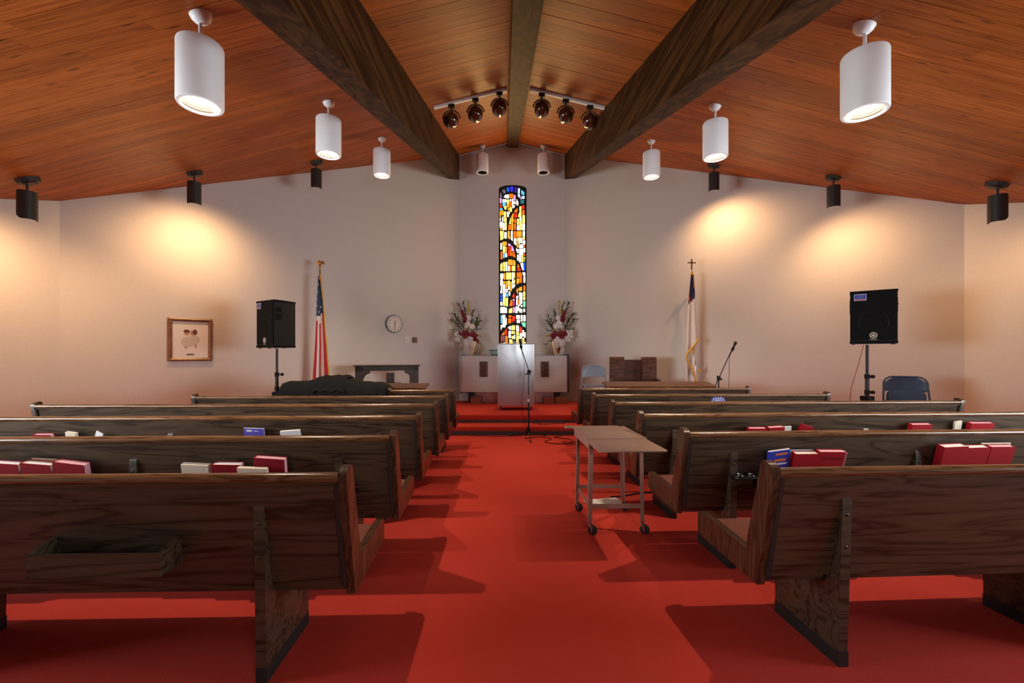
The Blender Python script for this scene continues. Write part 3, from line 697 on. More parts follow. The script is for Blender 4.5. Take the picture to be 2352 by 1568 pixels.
def wall_spot(x, y, lit, aim, cut, label, power=1.0, cone=145):
    zc = cz(x, y)
    t = thing('wall_spotlight', (x, y, zc - 0.50), 0, label, 'spotlight', 'black cylinder wall washers')
    sgn = 1 if x > X0 else -1
    nrm = -Vector((sgn * SB, -SA, 1)).normalized()
    q = Vector((0, 0, -1)).rotation_difference(nrm).to_matrix().to_4x4()
    MB().lathe([(0.0, -0.06), (0.075, -0.06), (0.098, -0.045), (0.108, 0.0)], mx=Matrix.Translation((0, 0, 0.50)) @ q, n=8).build('canopy', 'black_metal', t, 20)
    MB().tube([(0, 0, 0.345), (0, 0, 0.46)], 0.011, 8).build('stem', 'black_metal', t, 40)
    # cylinder cut at a slant at its lower end
    n = 28; rr = 0.085; vs = []; fs = []
    cd = Vector(cut).normalized()
    for k in range(n):
        a = 2 * PI * k / n; d = Vector((math.cos(a), math.sin(a)))
        zb = 0.035 - 0.055 * d.dot(cd) * 0 + 0.07 * max(0, d.dot(cd) + 0.2)
        for r, z in ((rr, zb), (rr, 0.35), (rr * 0.9, 0.35), (rr * 0.93, zb)): vs.append((r * math.cos(a), r * math.sin(a), z))
    for k in range(n):
        j = (k + 1) % n
        for e in range(4): fs.append((k * 4 + e, j * 4 + e, j * 4 + (e + 1) % 4, k * 4 + (e + 1) % 4))
    fs.append(tuple(k * 4 + 2 for k in range(n)))
    MB().add(vs, fs).build('shade', 'black_metal', t, 40)
    MB().lathe([(0.0, 0.0), (0.045, 0.004), (0.055, 0.03), (0.05, 0.06), (0.02, 0.10), (0.0, 0.10)], (0, 0, 0.15), 14).build('bulb', 'bulb_glow' if lit else 'dark_hole', t, 60)
    if lit:
        d = Vector(aim) - Vector((x, y, zc - 0.42))
        l = lamp('wall_spot_lamp', 'SPOT', (0, 0, 0.06), SPOT_W * power, SPOT_C, shadow_soft_size=0.03, spot_size=R(cone), spot_blend=1.0)
        l.rotation_euler = d.to_track_quat('-Z', 'Y').to_euler(); l.parent = t
    return t
wall_spot(-5.35, 4.88, True, (-6.1, 5.2, 1.8), (-1, 0.1), 'black cylinder spotlight washing the side wall near the framed picture', 0.9)
wall_spot(-4.42, 6.20, True, (-5.2, 7.0, 2.2), (-0.6, 0.8), 'black cylinder spotlight washing the wall above the framed picture', 1.2)
wall_spot(-3.16, 7.31, False, None, (-0.6, 0.8), 'unlit black cylinder spotlight above the striped flag')
wall_spot(5.82, 5.14, True, (6.6, 5.3, 1.9), (1, 0.1), 'black cylinder spotlight near the side wall beyond the blue folding chair', 0.35)
wall_spot(4.91, 6.50, True, (5.85, 6.85, 2.1), (0.6, 0.8), 'black cylinder spotlight washing the wall above a loudspeaker')
wall_spot(3.635, 7.56, True, (4.35, 8.0, 2.7), (0.6, 0.8), 'black cylinder spotlight washing the wall beside the white flag', 1.2)

def track(xa, xb, y, lamps, label):
    t = thing('track_light', ((xa + xb) / 2, y, cz((xa + xb) / 2, y)), 0, label, 'track light', 'track lights by the ridge beam')
    ox, oz = (xa + xb) / 2, cz((xa + xb) / 2, y)
    za, zb = cz(xa, y), cz(xb, y)
    MB().add([(x - ox, yy, z - oz + dz) for x, z in ((xa, za), (xb, zb)) for yy in (-0.02, 0.02) for dz in (-0.038, -0.001)],
             [(0, 1, 3, 2), (4, 6, 7, 5), (0, 2, 6, 4), (1, 5, 7, 3), (0, 4, 5, 1), (2, 3, 7, 6)]).build('rail', 'white_metal', t, 0)
    xi, zi = (xb, zb) if abs(xb - X0) < abs(xa - X0) else (xa, za)
    sd = -1 if xi < X0 else 1
    MB().bev(min(0, sd * 0.17), max(0, sd * 0.17), -0.035, 0.035, -0.034, -0.002, 0.03, 'z').build('feed_box', 'white_metal', t, 30).location = (xi - ox, 0.03, zi - oz - (0.012 if True else 0))
    for lx, tilt in lamps:
        z = cz(lx, y) - oz - 0.038
        hd = MB(Matrix.Translation((lx - ox, 0, z)))
        hd.box(-0.042, 0.042, -0.02, 0.02, -0.045, 0.0); hd.tube([(0, 0, -0.04), (0, 0, -0.085)], 0.012, 8)
        k = hd.build('lamp_mount', 'black_metal', t, 30)
        yk = MB(Matrix.Translation((lx - ox, 0, z - 0.195)))
        yk.tube([(0.118 * math.cos(R(a)), 0, 0.118 * math.sin(R(a))) for a in range(0, 181, 15)], 0.010, 6)
        yk.build('yoke', 'brass_dark', t, 40)
        mx = Matrix.Translation((lx - ox, 0, z - 0.20)) @ Matrix.Rotation(R(tilt), 4, 'Z') @ Matrix.Rotation(R(96), 4, 'X')
        MB().lathe([(0.0, 0.095), (0.04, 0.088), (0.075, 0.062), (0.098, 0.02), (0.104, -0.03), (0.100, -0.075), (0.094, -0.075), (0.092, -0.03), (0.0, -0.02)], mx=mx, n=26).build('globe', 'smoked_glass', t, 60)
    return t
track(-0.97, 0.035, 5.98, ((-0.73, 20), (-0.40, 10), (-0.07, 5)), 'white track with three smoked globe lamps on the clock side of the ridge')
track(0.345, 1.37, 5.98, ((0.51, -5), (0.84, -10), (1.17, -20)), 'white track with three smoked globe lamps on the folding-chair side of the ridge')

# ------------------------------------------------------------------ altar table, vases, lectern
ax, ay = 0.21, 9.55
t = thing('altar_table', (ax, ay, STAGE), 0, 'long white-fronted altar table with two carved wood plaques', 'table')
MB().box(-1.165, 1.165, 0.0, 0.025, 0.245, 1.030).build('front_panel', 'white_laminate', t, 0)
MB().box(-1.165, 1.165, 0.0, 0.46, 1.030, 1.048).build('top', 'alu_edge', t, 0)
MB().box(-1.215, -1.165, -0.015, 0.46, 0.20, 1.055).build('end_panel', 'alu_edge', t, 0)
MB().box(1.165, 1.205, -0.015, 0.46, 0.235, 1.075).build('end_panel', 'dark_table', t, 0)
for x in (-0.965, 0.965): MB().box(x - 0.05, x + 0.05, 0.16, 0.26, 0.0, 0.25).build('leg', 'dark_table', t, 0)
MB().box(-0.86, 0.88, 0.12, 0.14, 0.0, 0.25).build('skirt', 'steel', t, 0)
for x in (-0.675, 0.675):
    pq = MB().box(x - 0.085, x + 0.085, -0.022, 0.0, 0.575, 0.915).build('plaque', 'carved', t, 0)
    rl = MB()
    for k in range(7):
        zz = 0.60 + k * 0.045
        rl.ball((x + (0.03 if k % 2 else -0.03), -0.024, zz), (0.032, 0.008, 0.018), 10, 6)
        rl.ball((x, -0.024, zz + 0.02), (0.014, 0.009, 0.020), 8, 6)
    rl.build('relief', 'carved', pq, 60)
def block(x0, x1, mt, label):
    o = thing('block', ((x0 + x1) / 2, 9.50, STAGE), 0, label, 'block', None)
    h = (x1 - x0) / 2
    MB().bev(-h, h, -0.10, 0.11, 0.0, 0.14, 0.008, 'y').build('body', mt, o, 30)
    MB().box(-h * 0.8, h * 0.8, -0.104, -0.10, 0.02, 0.12).build('face', mt, o, 0)
block(-0.735, -0.505, 'terracotta', 'reddish block under the altar table, toward the clock')
block(0.845, 1.075, 'terracotta', 'reddish block under the altar table, beside a tan block')
block(1.10, 1.355, 'tan_block', 'tan block under the altar table end nearest the folding chair')

def bouquet(x, y, z, seed, flip, label):
    rd = random.Random(seed)
    t = thing('flower_vase', (x, y, z), 0, label, 'vase', 'flower arrangements on the altar table')
    prof = [(0.0, 0.0), (0.085, 0.0), (0.090, 0.01), (0.118, 0.12), (0.142, 0.25), (0.146, 0.32), (0.128, 0.37), (0.105, 0.39), (0.112, 0.41), (0.100, 0.41), (0.094, 0.385), (0.0, 0.37)]
    n = 48; k = len(prof); vs = []; fs = []
    for i in range(n):
        a = 2 * PI * i / n; fl = 1 + 0.035 * math.cos(12 * a)
        for r, zz in prof: vs.append((r * fl * math.cos(a), r * fl * math.sin(a), zz))
    for i in range(n):
        j = (i + 1) % n
        for q in range(k - 1): fs.append((i * k + q, j * k + q, j * k + q + 1, i * k + q + 1))
    MB().add(vs, fs).build('vase', 'porcelain', t, 50)
    base = Vector((0, 0, 0.38)); fx = -1 if flip else 1
    def curve(tip, bend=0.08):
        tip = Vector((tip[0] * fx, tip[1], tip[2])); midp = base.lerp(tip, 0.5) + Vector((0, -0.02, bend))
        return [base * (1 - a) ** 2 + midp * 2 * a * (1 - a) + tip * a * a for a in [i / 8 for i in range(9)]]
    def petal(mb, c, d, L, wd, up=Vector((0, 0, 1))):
        d = d.normalized(); s_ = d.cross(up); s_ = s_.normalized() if s_.length > 1e-3 else Vector((1, 0, 0)); nn = s_.cross(d)
        p0, p1, p2 = c, c + d * L * 0.55 + nn * 0.12 * L, c + d * L
        mb.add([p0, p1 + s_ * wd, p2, p1 - s_ * wd, p0 - nn * 0.003, p2 - nn * 0.003], [(0, 1, 2, 3), (4, 3, 5), (4, 5, 1)])
    def blossom(mb, c, r, n=6):
        ax_ = Vector((rd.uniform(-.5, .5), -1, rd.uniform(-.1, .6))).normalized()
        s_ = ax_.cross(Vector((0, 0, 1))).normalized(); u = s_.cross(ax_)
        for i in range(n):
            a = 2 * PI * i / n + rd.random() * 0.4
            petal(mb, c, s_ * math.cos(a) + u * math.sin(a) + ax_ * 0.35, r, r * 0.32, ax_)
    def spike(mt, tip, cnt, r, t0=0.45, name='spike'):
        P = curve(tip); MB().tube(P, 0.004, 5).build('stem', 'leaf', t, 0)
        mb = MB()
        for i in range(cnt):
            a = t0 + (1 - t0) * i / max(cnt - 1, 1); f = a * 8; j = min(int(f), 7)
            c = P[j].lerp(P[j + 1], f - j) + Vector((rd.uniform(-.02, .02), rd.uniform(-.03, .01), rd.uniform(-.012, .012)))
            blossom(mb, c, r * (1.15 - 0.55 * (a - t0) / (1 - t0)), 5)
        mb.build(name, mt, t, 0)
    def sprig(tip, cnt=16, L=0.05, mt='leaf'):
        P = curve(tip); mb = MB(); mb.tube(P, 0.003, 5)
        for i in range(cnt):
            a = 0.35 + 0.65 * i / cnt; f = a * 8; j = min(int(f), 7); c = P[j].lerp(P[j + 1], f - j)
            d = (P[j + 1] - P[j]).normalized() + Vector((rd.uniform(-1, 1), rd.uniform(-.6, .3), rd.uniform(-.7, .7)))
            petal(mb, c, d, L, L * 0.34)
        mb.build('leaf_sprig', mt, t, 0)
    # tall yellow sprig, red gladiolus, dark sprigs
    spike('petal_yellow', (-0.02, 0.0, 1.24), 14, 0.030, 0.6, 'yellow_sprig')
    spike('petal_yellow', (0.30, -0.05, 0.42), 9, 0.024, 0.5, 'yellow_sprig')
    spike('petal_yellow', (-0.17, -0.10, 0.10), 10, 0.024, 0.35, 'yellow_sprig')
    spike('petal_yellow', (0.16, -0.02, 0.72), 8, 0.028, 0.5, 'yellow_sprig')
    spike('petal_red', (-0.14, -0.03, 1.00), 13, 0.058, 0.55, 'red_gladiolus')
    spike('petal_red', (0.24, -0.12, 0.30) if not flip else (0.02, -0.17, 0.05), 11, 0.058, 0.25, 'red_gladiolus')
    for tip in ((-0.24, 0.0, 1.18), (-0.12, 0.02, 1.20), (-0.36, 0.0, 0.94), (-0.38, -0.02, 0.80), (0.10, 0.03, 1.02), (0.24, 0.0, 0.88), (0.28, 0.02, 0.78), (0.20, 0.03, 0.70), (-0.1, 0.04, 0.85)):
        sprig(tip, 20, 0.075, rd.choice(['leaf', 'leaf_grey']))
    for tip in ((-0.36, 0.0, 0.60), (0.26, 0.0, 0.58), (0.31, -0.08, 0.22)): sprig(tip, 6, 0.09, 'leaf_grey')
    mb = MB()
    for c, r in (((0.02, -0.06, 0.84), 0.070), ((0.00, -0.10, 0.70), 0.095), ((0.08, -0.10, 0.63), 0.085), ((-0.05, -0.08, 0.64), 0.06)):
        blossom(mb, Vector((c[0] * fx, c[1], c[2])), r, 7); blossom(mb, Vector((c[0] * fx, c[1] - 0.01, c[2])), r * 0.6, 5)
    mb.build('white_lilies', 'petal_white', t, 0)
    mb = MB()
    for i in range(20): blossom(mb, Vector((fx * (-0.21 + rd.uniform(-.07, .07)), -0.10 + rd.uniform(-.03, .03), 0.44 + rd.uniform(-.12, .10))), 0.045, 5)
    mb.build('white_orchids', 'petal_white', t, 0)
    mb = MB()
    for i in range(22): blossom(mb, Vector((fx * (0.02 + rd.uniform(-.07, .07)), -0.155 + rd.uniform(-.02, .02), 0.30 + rd.uniform(-.16, .10))), 0.045, 5)
    mb.build('white_orchids', 'petal_white', t, 0)
    mb = MB()
    for c in ((-0.10, -0.12, 0.47), (-0.04, -0.14, 0.50), (0.0, -0.15, 0.45), (-0.06, -0.15, 0.41), (0.10, -0.13, 0.48), (0.15, -0.12, 0.44), (0.13, -0.13, 0.40), (-0.15, -0.10, 0.49)):
        blossom(mb, Vector((c[0] * fx, c[1], c[2])), 0.075, 8); blossom(mb, Vector((c[0] * fx, c[1] - 0.015, c[2])), 0.045, 6)
    mb.build('red_roses', 'petal_red', t, 0)
    return t
TT = STAGE + 1.048
bouquet(-0.805, 9.80, TT, 3, False, 'ribbed white vase of red and white flowers, on the altar table end toward the clock')
bouquet(1.215, 9.80, TT, 5, True, 'ribbed white vase of red and white flowers, altar table end toward folding chair')

# teal basket on the altar table
bk = thing('basket', (-0.185, 9.72, TT), 0, 'small teal plastic basket with slotted sides on the altar table', 'basket')
o = MB()
for z0, z1, e in ((0.0, 0.025, 0.115), (0.105, 0.125, 0.150)):
    o.box(-e, e, -0.08, -0.072, z0, z1); o.box(-e, e, 0.072, 0.08, z0, z1); o.box(-e, -e + 0.008, -0.08, 0.08, z0, z1); o.box(e - 0.008, e, -0.08, 0.08, z0, z1)
o.box(-0.115, 0.115, -0.08, 0.08, 0.0, 0.006)
o.build('rim', 'teal', bk, 0)
for k in range(9):
    u = -1 + 2 * k / 8
    for yy in (-0.079, 0.072):
        MB().add([(u * 0.112 - 0.005, yy, 0.02), (u * 0.112 + 0.005, yy, 0.02), (u * 0.112 + 0.005, yy + 0.007, 0.02), (u * 0.112 - 0.005, yy + 0.007, 0.02),
                  (u * 0.143 - 0.005, yy, 0.108), (u * 0.143 + 0.005, yy, 0.108), (u * 0.143 + 0.005, yy + 0.007, 0.108), (u * 0.143 - 0.005, yy + 0.007, 0.108)],
                 [(0, 3, 2, 1), (4, 5, 6, 7), (0, 1, 5, 4), (1, 2, 6, 5), (2, 3, 7, 6), (3, 0, 4, 7)]).build('slat', 'teal', bk, 0)

# steel rolling lectern
t = thing('rolling_lectern', (0.216, 8.32, STAGE), R(0.8), 'tall stainless steel lectern cabinet on casters in front of the altar table', 'lectern')
MB().box(-0.345, 0.345, 0.0, 0.50, 0.092, 1.262).build('body', 'steel', t, 0)
MB().bev(-0.352, 0.352, -0.008, 0.508, 1.262, 1.280, 0.008, 'x').build('top', 'alu_edge', t, 30)
for x in (-0.348, 0.342): MB().box(x, x + 0.006, -0.003, 0.0, 0.092, 1.262).build('edge_trim', 'chrome', t, 0)
sc_ = MB().tube([(-0.25, -0.0006, 1.08), (-0.18, -0.0006, 1.00), (-0.05, -0.0006, 0.93), (0.06, -0.0006, 0.90)], 0.0015, 4).build('scratch', 'alu_edge', t, 0)
MB().lathe([(0.009, 0.0), (0.009, 0.004), (0.0, 0.005)], mx=Matrix.Translation((0.0, 0.0, 1.21)) @ FACE, n=10).build('lock', 'black_metal', t, 40)
for x in (-0.285, 0.285):
    for y in (0.05, 0.44):
        cs = MB(Matrix.Translation((x, y, 0)))
        cs.box(-0.028, 0.028, -0.03, 0.03, 0.078, 0.092); cs.box(-0.024, -0.018, -0.02, 0.02, 0.03, 0.08); cs.box(0.018, 0.024, -0.02, 0.02, 0.03, 0.08)
        k = cs.build('caster', 'chrome', t, 0)
        MB().lathe([(0.0, -0.014), (0.030, -0.014), (0.034, -0.008), (0.034, 0.008), (0.030, 0.014), (0.0, 0.014)], mx=Matrix.Translation((x, y, 0.034)) @ Matrix.Rotation(R(90), 4, 'Y'), n=18).build('wheel', 'rubber', k, 40)

# ------------------------------------------------------------------ microphones
def mic(mb_parent, base, d):
    """handheld mic, base of handle at base, pointing along d"""
    d = Vector(d).normalized(); q = Vector((0, 0, 1)).rotation_difference(d).to_matrix().to_4x4(); mx = Matrix.Translation(base) @ q
    b = MB().lathe([(0.0, 0.0), (0.011, 0.0), (0.012, 0.02), (0.017, 0.125), (0.020, 0.135), (0.0, 0.135)], mx=mx, n=14).build('microphone', 'black_plastic', mb_parent, 40)
    MB().lathe([(0.020, 0.130), (0.0245, 0.142), (0.026, 0.156), (0.024, 0.172), (0.016, 0.184), (0.0, 0.188)], mx=mx, n=14).build('mic_head', 'bolt', b, 40)
    MB().lathe([(0.016, 0.03), (0.022, 0.03), (0.023, 0.075), (0.016, 0.075)], mx=mx, n=12).build('clip', 'black_plastic', mb_parent, 40)
# centre stand on the aisle floor
t = thing('microphone_stand', (0.387, 7.02, 0), 0, 'black boom microphone stand on the carpet in front of the steps', 'mic stand')
MB().tube([(0, 0, 0.10), (0, 0, 0.62)], 0.0125, 10).build('lower_pole', 'black_metal', t, 40)
MB().tube([(0, 0, 0.60), (0, 0, 1.06)], 0.009, 10).build('upper_pole', 'black_metal', t, 40)
MB().tube([(0, 0, 0.585), (0, 0, 0.63)], 0.019, 10).build('clutch', 'white_print', t, 40)
MB().tube([(0, 0, 0.63), (0, 0, 0.70)], 0.0095, 10).build('chrome_ring', 'chrome', t, 40)
MB().lathe([(0.034, 0.0), (0.036, 0.01), (0.020, 0.10), (0.014, 0.12)], (0, 0, 0.07), 12).build('hub', 'black_plastic', t, 40)
for ang, L in ((-88, 0.33), (152, 0.33), (32, 0.33)):
    c_, s_ = math.cos(R(ang)), math.sin(R(ang))
    lg = MB().tube([(0.02 * c_, 0.02 * s_, 0.11), (L * c_ * 0.85, L * s_ * 0.85, 0.032), (L * c_, L * s_, 0.013)], 0.008, 8).build('leg', 'black_metal', t, 40)
    MB().tube([(L * c_ * 0.95, L * s_ * 0.95, 0.018), (L * c_ * 1.05, L * s_ * 1.05, 0.012)], 0.012, 8).build('foot', 'rubber', lg, 40)
j = Vector((0.008, 0, 1.07)); e = Vector((-0.125, -0.01, 1.47))
MB().tube([j - (e - j) * 0.14, e], 0.0075, 8).build('boom', 'black_metal', t, 40)
MB().bev(-0.022, 0.028, -0.018, 0.018, 1.03, 1.10, 0.012, 'y').build('boom_joint', 'black_plastic', t, 30)
MB().tube([(-0.05, 0, 1.02), (0.05, 0, 1.08)], 0.010, 8).build('wing_screw', 'black_plastic', t, 40)
mic(t, e + Vector((0.012, 0, -0.05)), (-0.15, -0.1, 0.9))
MB().tube([e + Vector((0.012, 0.0, -0.05)), (-0.07, -0.015, 1.2), (-0.08, -0.01, 0.9), (-0.105, 0.0, 0.65), (-0.115, 0.0, 0.45), (-0.08, 0.0, 0.3), (-0.03, 0.0, 0.15), (-0.05, -0.05, 0.01)], 0.0035, 6).build('mic_cable', 'black_plastic', t, 40)
# stand near the white flag
t = thing('microphone_stand', (3.52, 7.16, 0), 0, 'black boom microphone stand beside the white flag, mic raised on its boom', 'mic stand')
MB().tube([(0, 0, 0.10), (0, 0, 0.95)], 0.011, 10).build('pole', 'black_metal', t, 40)
j = Vector((0, 0, 0.955)); e = Vector((0.205, 0.0, 1.40))
MB().tube([j - (e - j) * 0.35, e], 0.008, 8).build('boom', 'black_metal', t, 40)
MB().bev(-0.022, 0.026, -0.018, 0.018, 0.92, 0.99, 0.012, 'y').build('boom_joint', 'black_plastic', t, 30)
MB().tube([(-0.03, 0, 1.0), (0.06, 0, 0.93)], 0.010, 8).build('wing_screw', 'black_plastic', t, 40)
mic(t, e + Vector((0.005, 0, -0.01)), (0.35, -0.05, 0.85))
MB().tube([e + Vector((0.005, 0, -0.01)), e + Vector((-0.03, 0, -0.10)), e + Vector((-0.035, 0, -0.4)), e + Vector((-0.045, 0, -0.8)), (0.12, 0, 0.02)], 0.0035, 6).build('mic_cable', 'black_plastic', t, 40)
MB().lathe([(0.034, 0.0), (0.036, 0.01), (0.020, 0.10), (0.014, 0.12)], (0, 0, 0.07), 12).build('hub', 'black_plastic', t, 40)
for ang in (-90, 150, 30):
    c_, s_ = math.cos(R(ang)), math.sin(R(ang))
    MB().tube([(0.02 * c_, 0.02 * s_, 0.11), (0.28 * c_, 0.28 * s_, 0.032), (0.32 * c_, 0.32 * s_, 0.010)], 0.008, 8).build('leg', 'black_metal', t, 40)

# ------------------------------------------------------------------ loudspeakers on tripod stands
def logo(parent, mx):
    o = MB(mx)
    o.lathe([(0.032, -0.001), (0.040, -0.001), (0.040, 0.001), (0.032, 0.001), (0.032, -0.001)], n=28, cap=False)
    for k in range(3):
        m3 = Matrix.Rotation(R(60 * k), 4, 'Z')
        o.box(-0.0035, 0.0035, -0.033, 0.033, -0.001, 0.001, mx=m3)
    for k in range(6):
        m3 = Matrix.Rotation(R(60 * k), 4, 'Z')
        o.box(-0.007, 0.007, 0.016, 0.020, -0.001, 0.001, mx=m3)
    l = o.build('logo', 'page_cream', parent, 0)
    text_part('YAMAHA', 0.020, 'page_cream', mx @ Matrix.Translation((0, -0.056, 0)), parent)
def speaker(x, y, z, rz, label, stk):
    t = thing('loudspeaker', (x, y, z), rz, label, 'loudspeaker', 'loudspeakers on stands')
    W, H = 0.235, 0.68
    # trapezoid plan, front at -y
    MB().prism([(-W, -0.17), (W, -0.17), (W, -0.05), (0.165, 0.19), (-0.165, 0.19), (-W, -0.05)], 0.012, H - 0.0, 'z').build('cabinet', 'black_plastic', t, 30)
    MB().bev(-W + 0.018, W - 0.018, -0.182, -0.168, 0.045, H - 0.02, 0.02, 'y').build('grille', 'grille', t, 30)
    for z0, z1 in ((0.0, 0.03), (H - 0.022, H + 0.006)):
        MB().prism([(-W - 0.004, -0.178), (W + 0.004, -0.178), (W + 0.004, -0.045), (0.168, 0.195), (-0.168, 0.195), (-W - 0.004, -0.045)], z0, z1, 'z').build('edge_band', 'grille', t, 30)
    mw = MB(); mw.lathe([(0.145, 0.0), (0.150, 0.003), (0.155, 0.0)], mx=Matrix.Translation((0, -0.182, 0.27)) @ FACE, n=36, cap=False)
    mw.build('woofer_ring', 'black_plastic', t, 40)
    for x_ in (-0.2, 0.2):
        for y_ in (-0.14, 0.0): MB().lathe([(0.018, -0.012), (0.020, 0.0)], (x_, y_, 0.0), 12).build('rubber_foot', 'rubber', t, 40)
    # side handle recesses
    for s in (-1, 1):
        o = MB(); o.box(s * W - 0.004, s * W + 0.004, -0.155, -0.06, 0.40, 0.58)
        h_ = o.build('handle_plate', 'grille', t, 0)
        MB().box(s * W - 0.006, s * W + 0.008, -0.155, -0.06, 0.485, 0.505).build('handle_bar', 'black_plastic', h_, 0)
    logo(t, Matrix.Translation((0, -0.1835, 0.105)) @ FACE)
    sx, sz, sw, sh = stk
    k = MB().box(sx, sx + sw, -0.1845, -0.182, sz, sz + sh).build('sticker', 'white_print', t, 0)
    MB().box(sx + 0.006, sx + sw - 0.006, -0.186, -0.1845, sz + sh * 0.22, sz + sh - 0.006).build('sticker_blue', 'blue_print', k, 0)
    MB().box(sx + 0.006, sx + sw - 0.006, -0.186, -0.1845, sz + 0.004, sz + sh * 0.18).build('sticker_red', 'red_print', k, 0)
    o = MB()
    for i in range(4): o.box(sx + sw * 0.2, sx + sw * 0.8, -0.1866, -0.186, sz + sh * (0.34 + 0.14 * i), sz + sh * (0.39 + 0.14 * i + (0.04 if i == 3 else 0)))
    o.build('sticker_lines', 'chair_grey', k, 0)
    return t
def spk_stand(x, y, zb, ztop, rz, hub, spread, label):
    t = thing('speaker_stand', (x, y, zb), rz, label, 'speaker stand', 'tripod speaker stands')
    H = ztop - zb
    MB().tube([(0, 0, hub - 0.18), (0, 0, H - 0.002)], 0.0175, 12).build('upper_pole', 'black_metal', t, 40)
    MB().tube([(0, 0, 0.10), (0, 0, hub + 0.30)], 0.024, 12).build('lower_pole', 'black_metal', t, 40)
    MB().bev(-0.06, 0.06, -0.06, 0.06, hub - 0.05, hub + 0.01, 0.02, 'z').build('hub', 'black_plastic', t, 30)
    for z in (hub + 0.27, hub + 0.06):
        k = MB().lathe([(0.030, -0.03), (0.032, 0.03)], (0, 0, z), 12).build('collar', 'black_plastic', t, 40)
        MB().tube([(0.02, 0, z), (0.062, -0.01, z)], 0.008, 8).tube([(0.055, -0.01, z), (0.090, -0.012, z)], [0.020, 0.024], 8).build('knob', 'black_plastic', k, 40)
    for ang in (-90, 30, 150):
        c_, s_ = math.cos(R(ang)), math.sin(R(ang))
        lg = MB().tube([(0.05 * c_, 0.05 * s_, hub - 0.03), (spread * c_, spread * s_, 0.018)], 0.012, 8).build('leg', 'black_metal', t, 40)
        MB().tube([(spread * 0.97 * c_, spread * 0.97 * s_, 0.022), (spread * 1.03 * c_, spread * 1.03 * s_, 0.012)], 0.018, 8).build('foot', 'rubber', lg, 40)
        MB().tube([(0.02 * c_, 0.02 * s_, 0.16), (spread * 0.55 * c_, spread * 0.55 * s_, (hub - 0.03) * 0.46)], 0.008, 6).build('brace', 'black_metal', t, 40)
    return t
spk_stand(-3.40, 6.50, 0.0, 1.437, 0.3, 0.78, 0.36, 'black tripod speaker stand beside the black-covered keyboard')
speaker(-3.40, 6.50, 1.449, R(-33), 'black loudspeaker turned toward the side wall near the striped flag', (-0.20, 0.57, 0.10, 0.085))
spk_stand(4.83, 5.80, STAGE, 1.478, 0.2, 0.50, 0.34, 'black tripod speaker stand beside the blue folding chair')
speaker(4.87, 5.76, 1.490, R(-38), 'black loudspeaker facing the pews above the blue folding chair', (-0.195, 0.56, 0.125, 0.085))
MB().tube([(4.70, 5.70, 1.475), (4.66, 5.74, 1.2), (4.60, 5.78, 0.9), (4.56, 5.78, 0.5), (4.60, 5.80, STAGE + 0.01), (4.95, 6.2, STAGE + 0.006)], 0.004, 6).build('speaker_cable', 'cable_red', None, 40)
tag(bpy.data.objects['speaker_cable'], 'thin reddish cable hanging from the loudspeaker by the blue chair', 'cable')

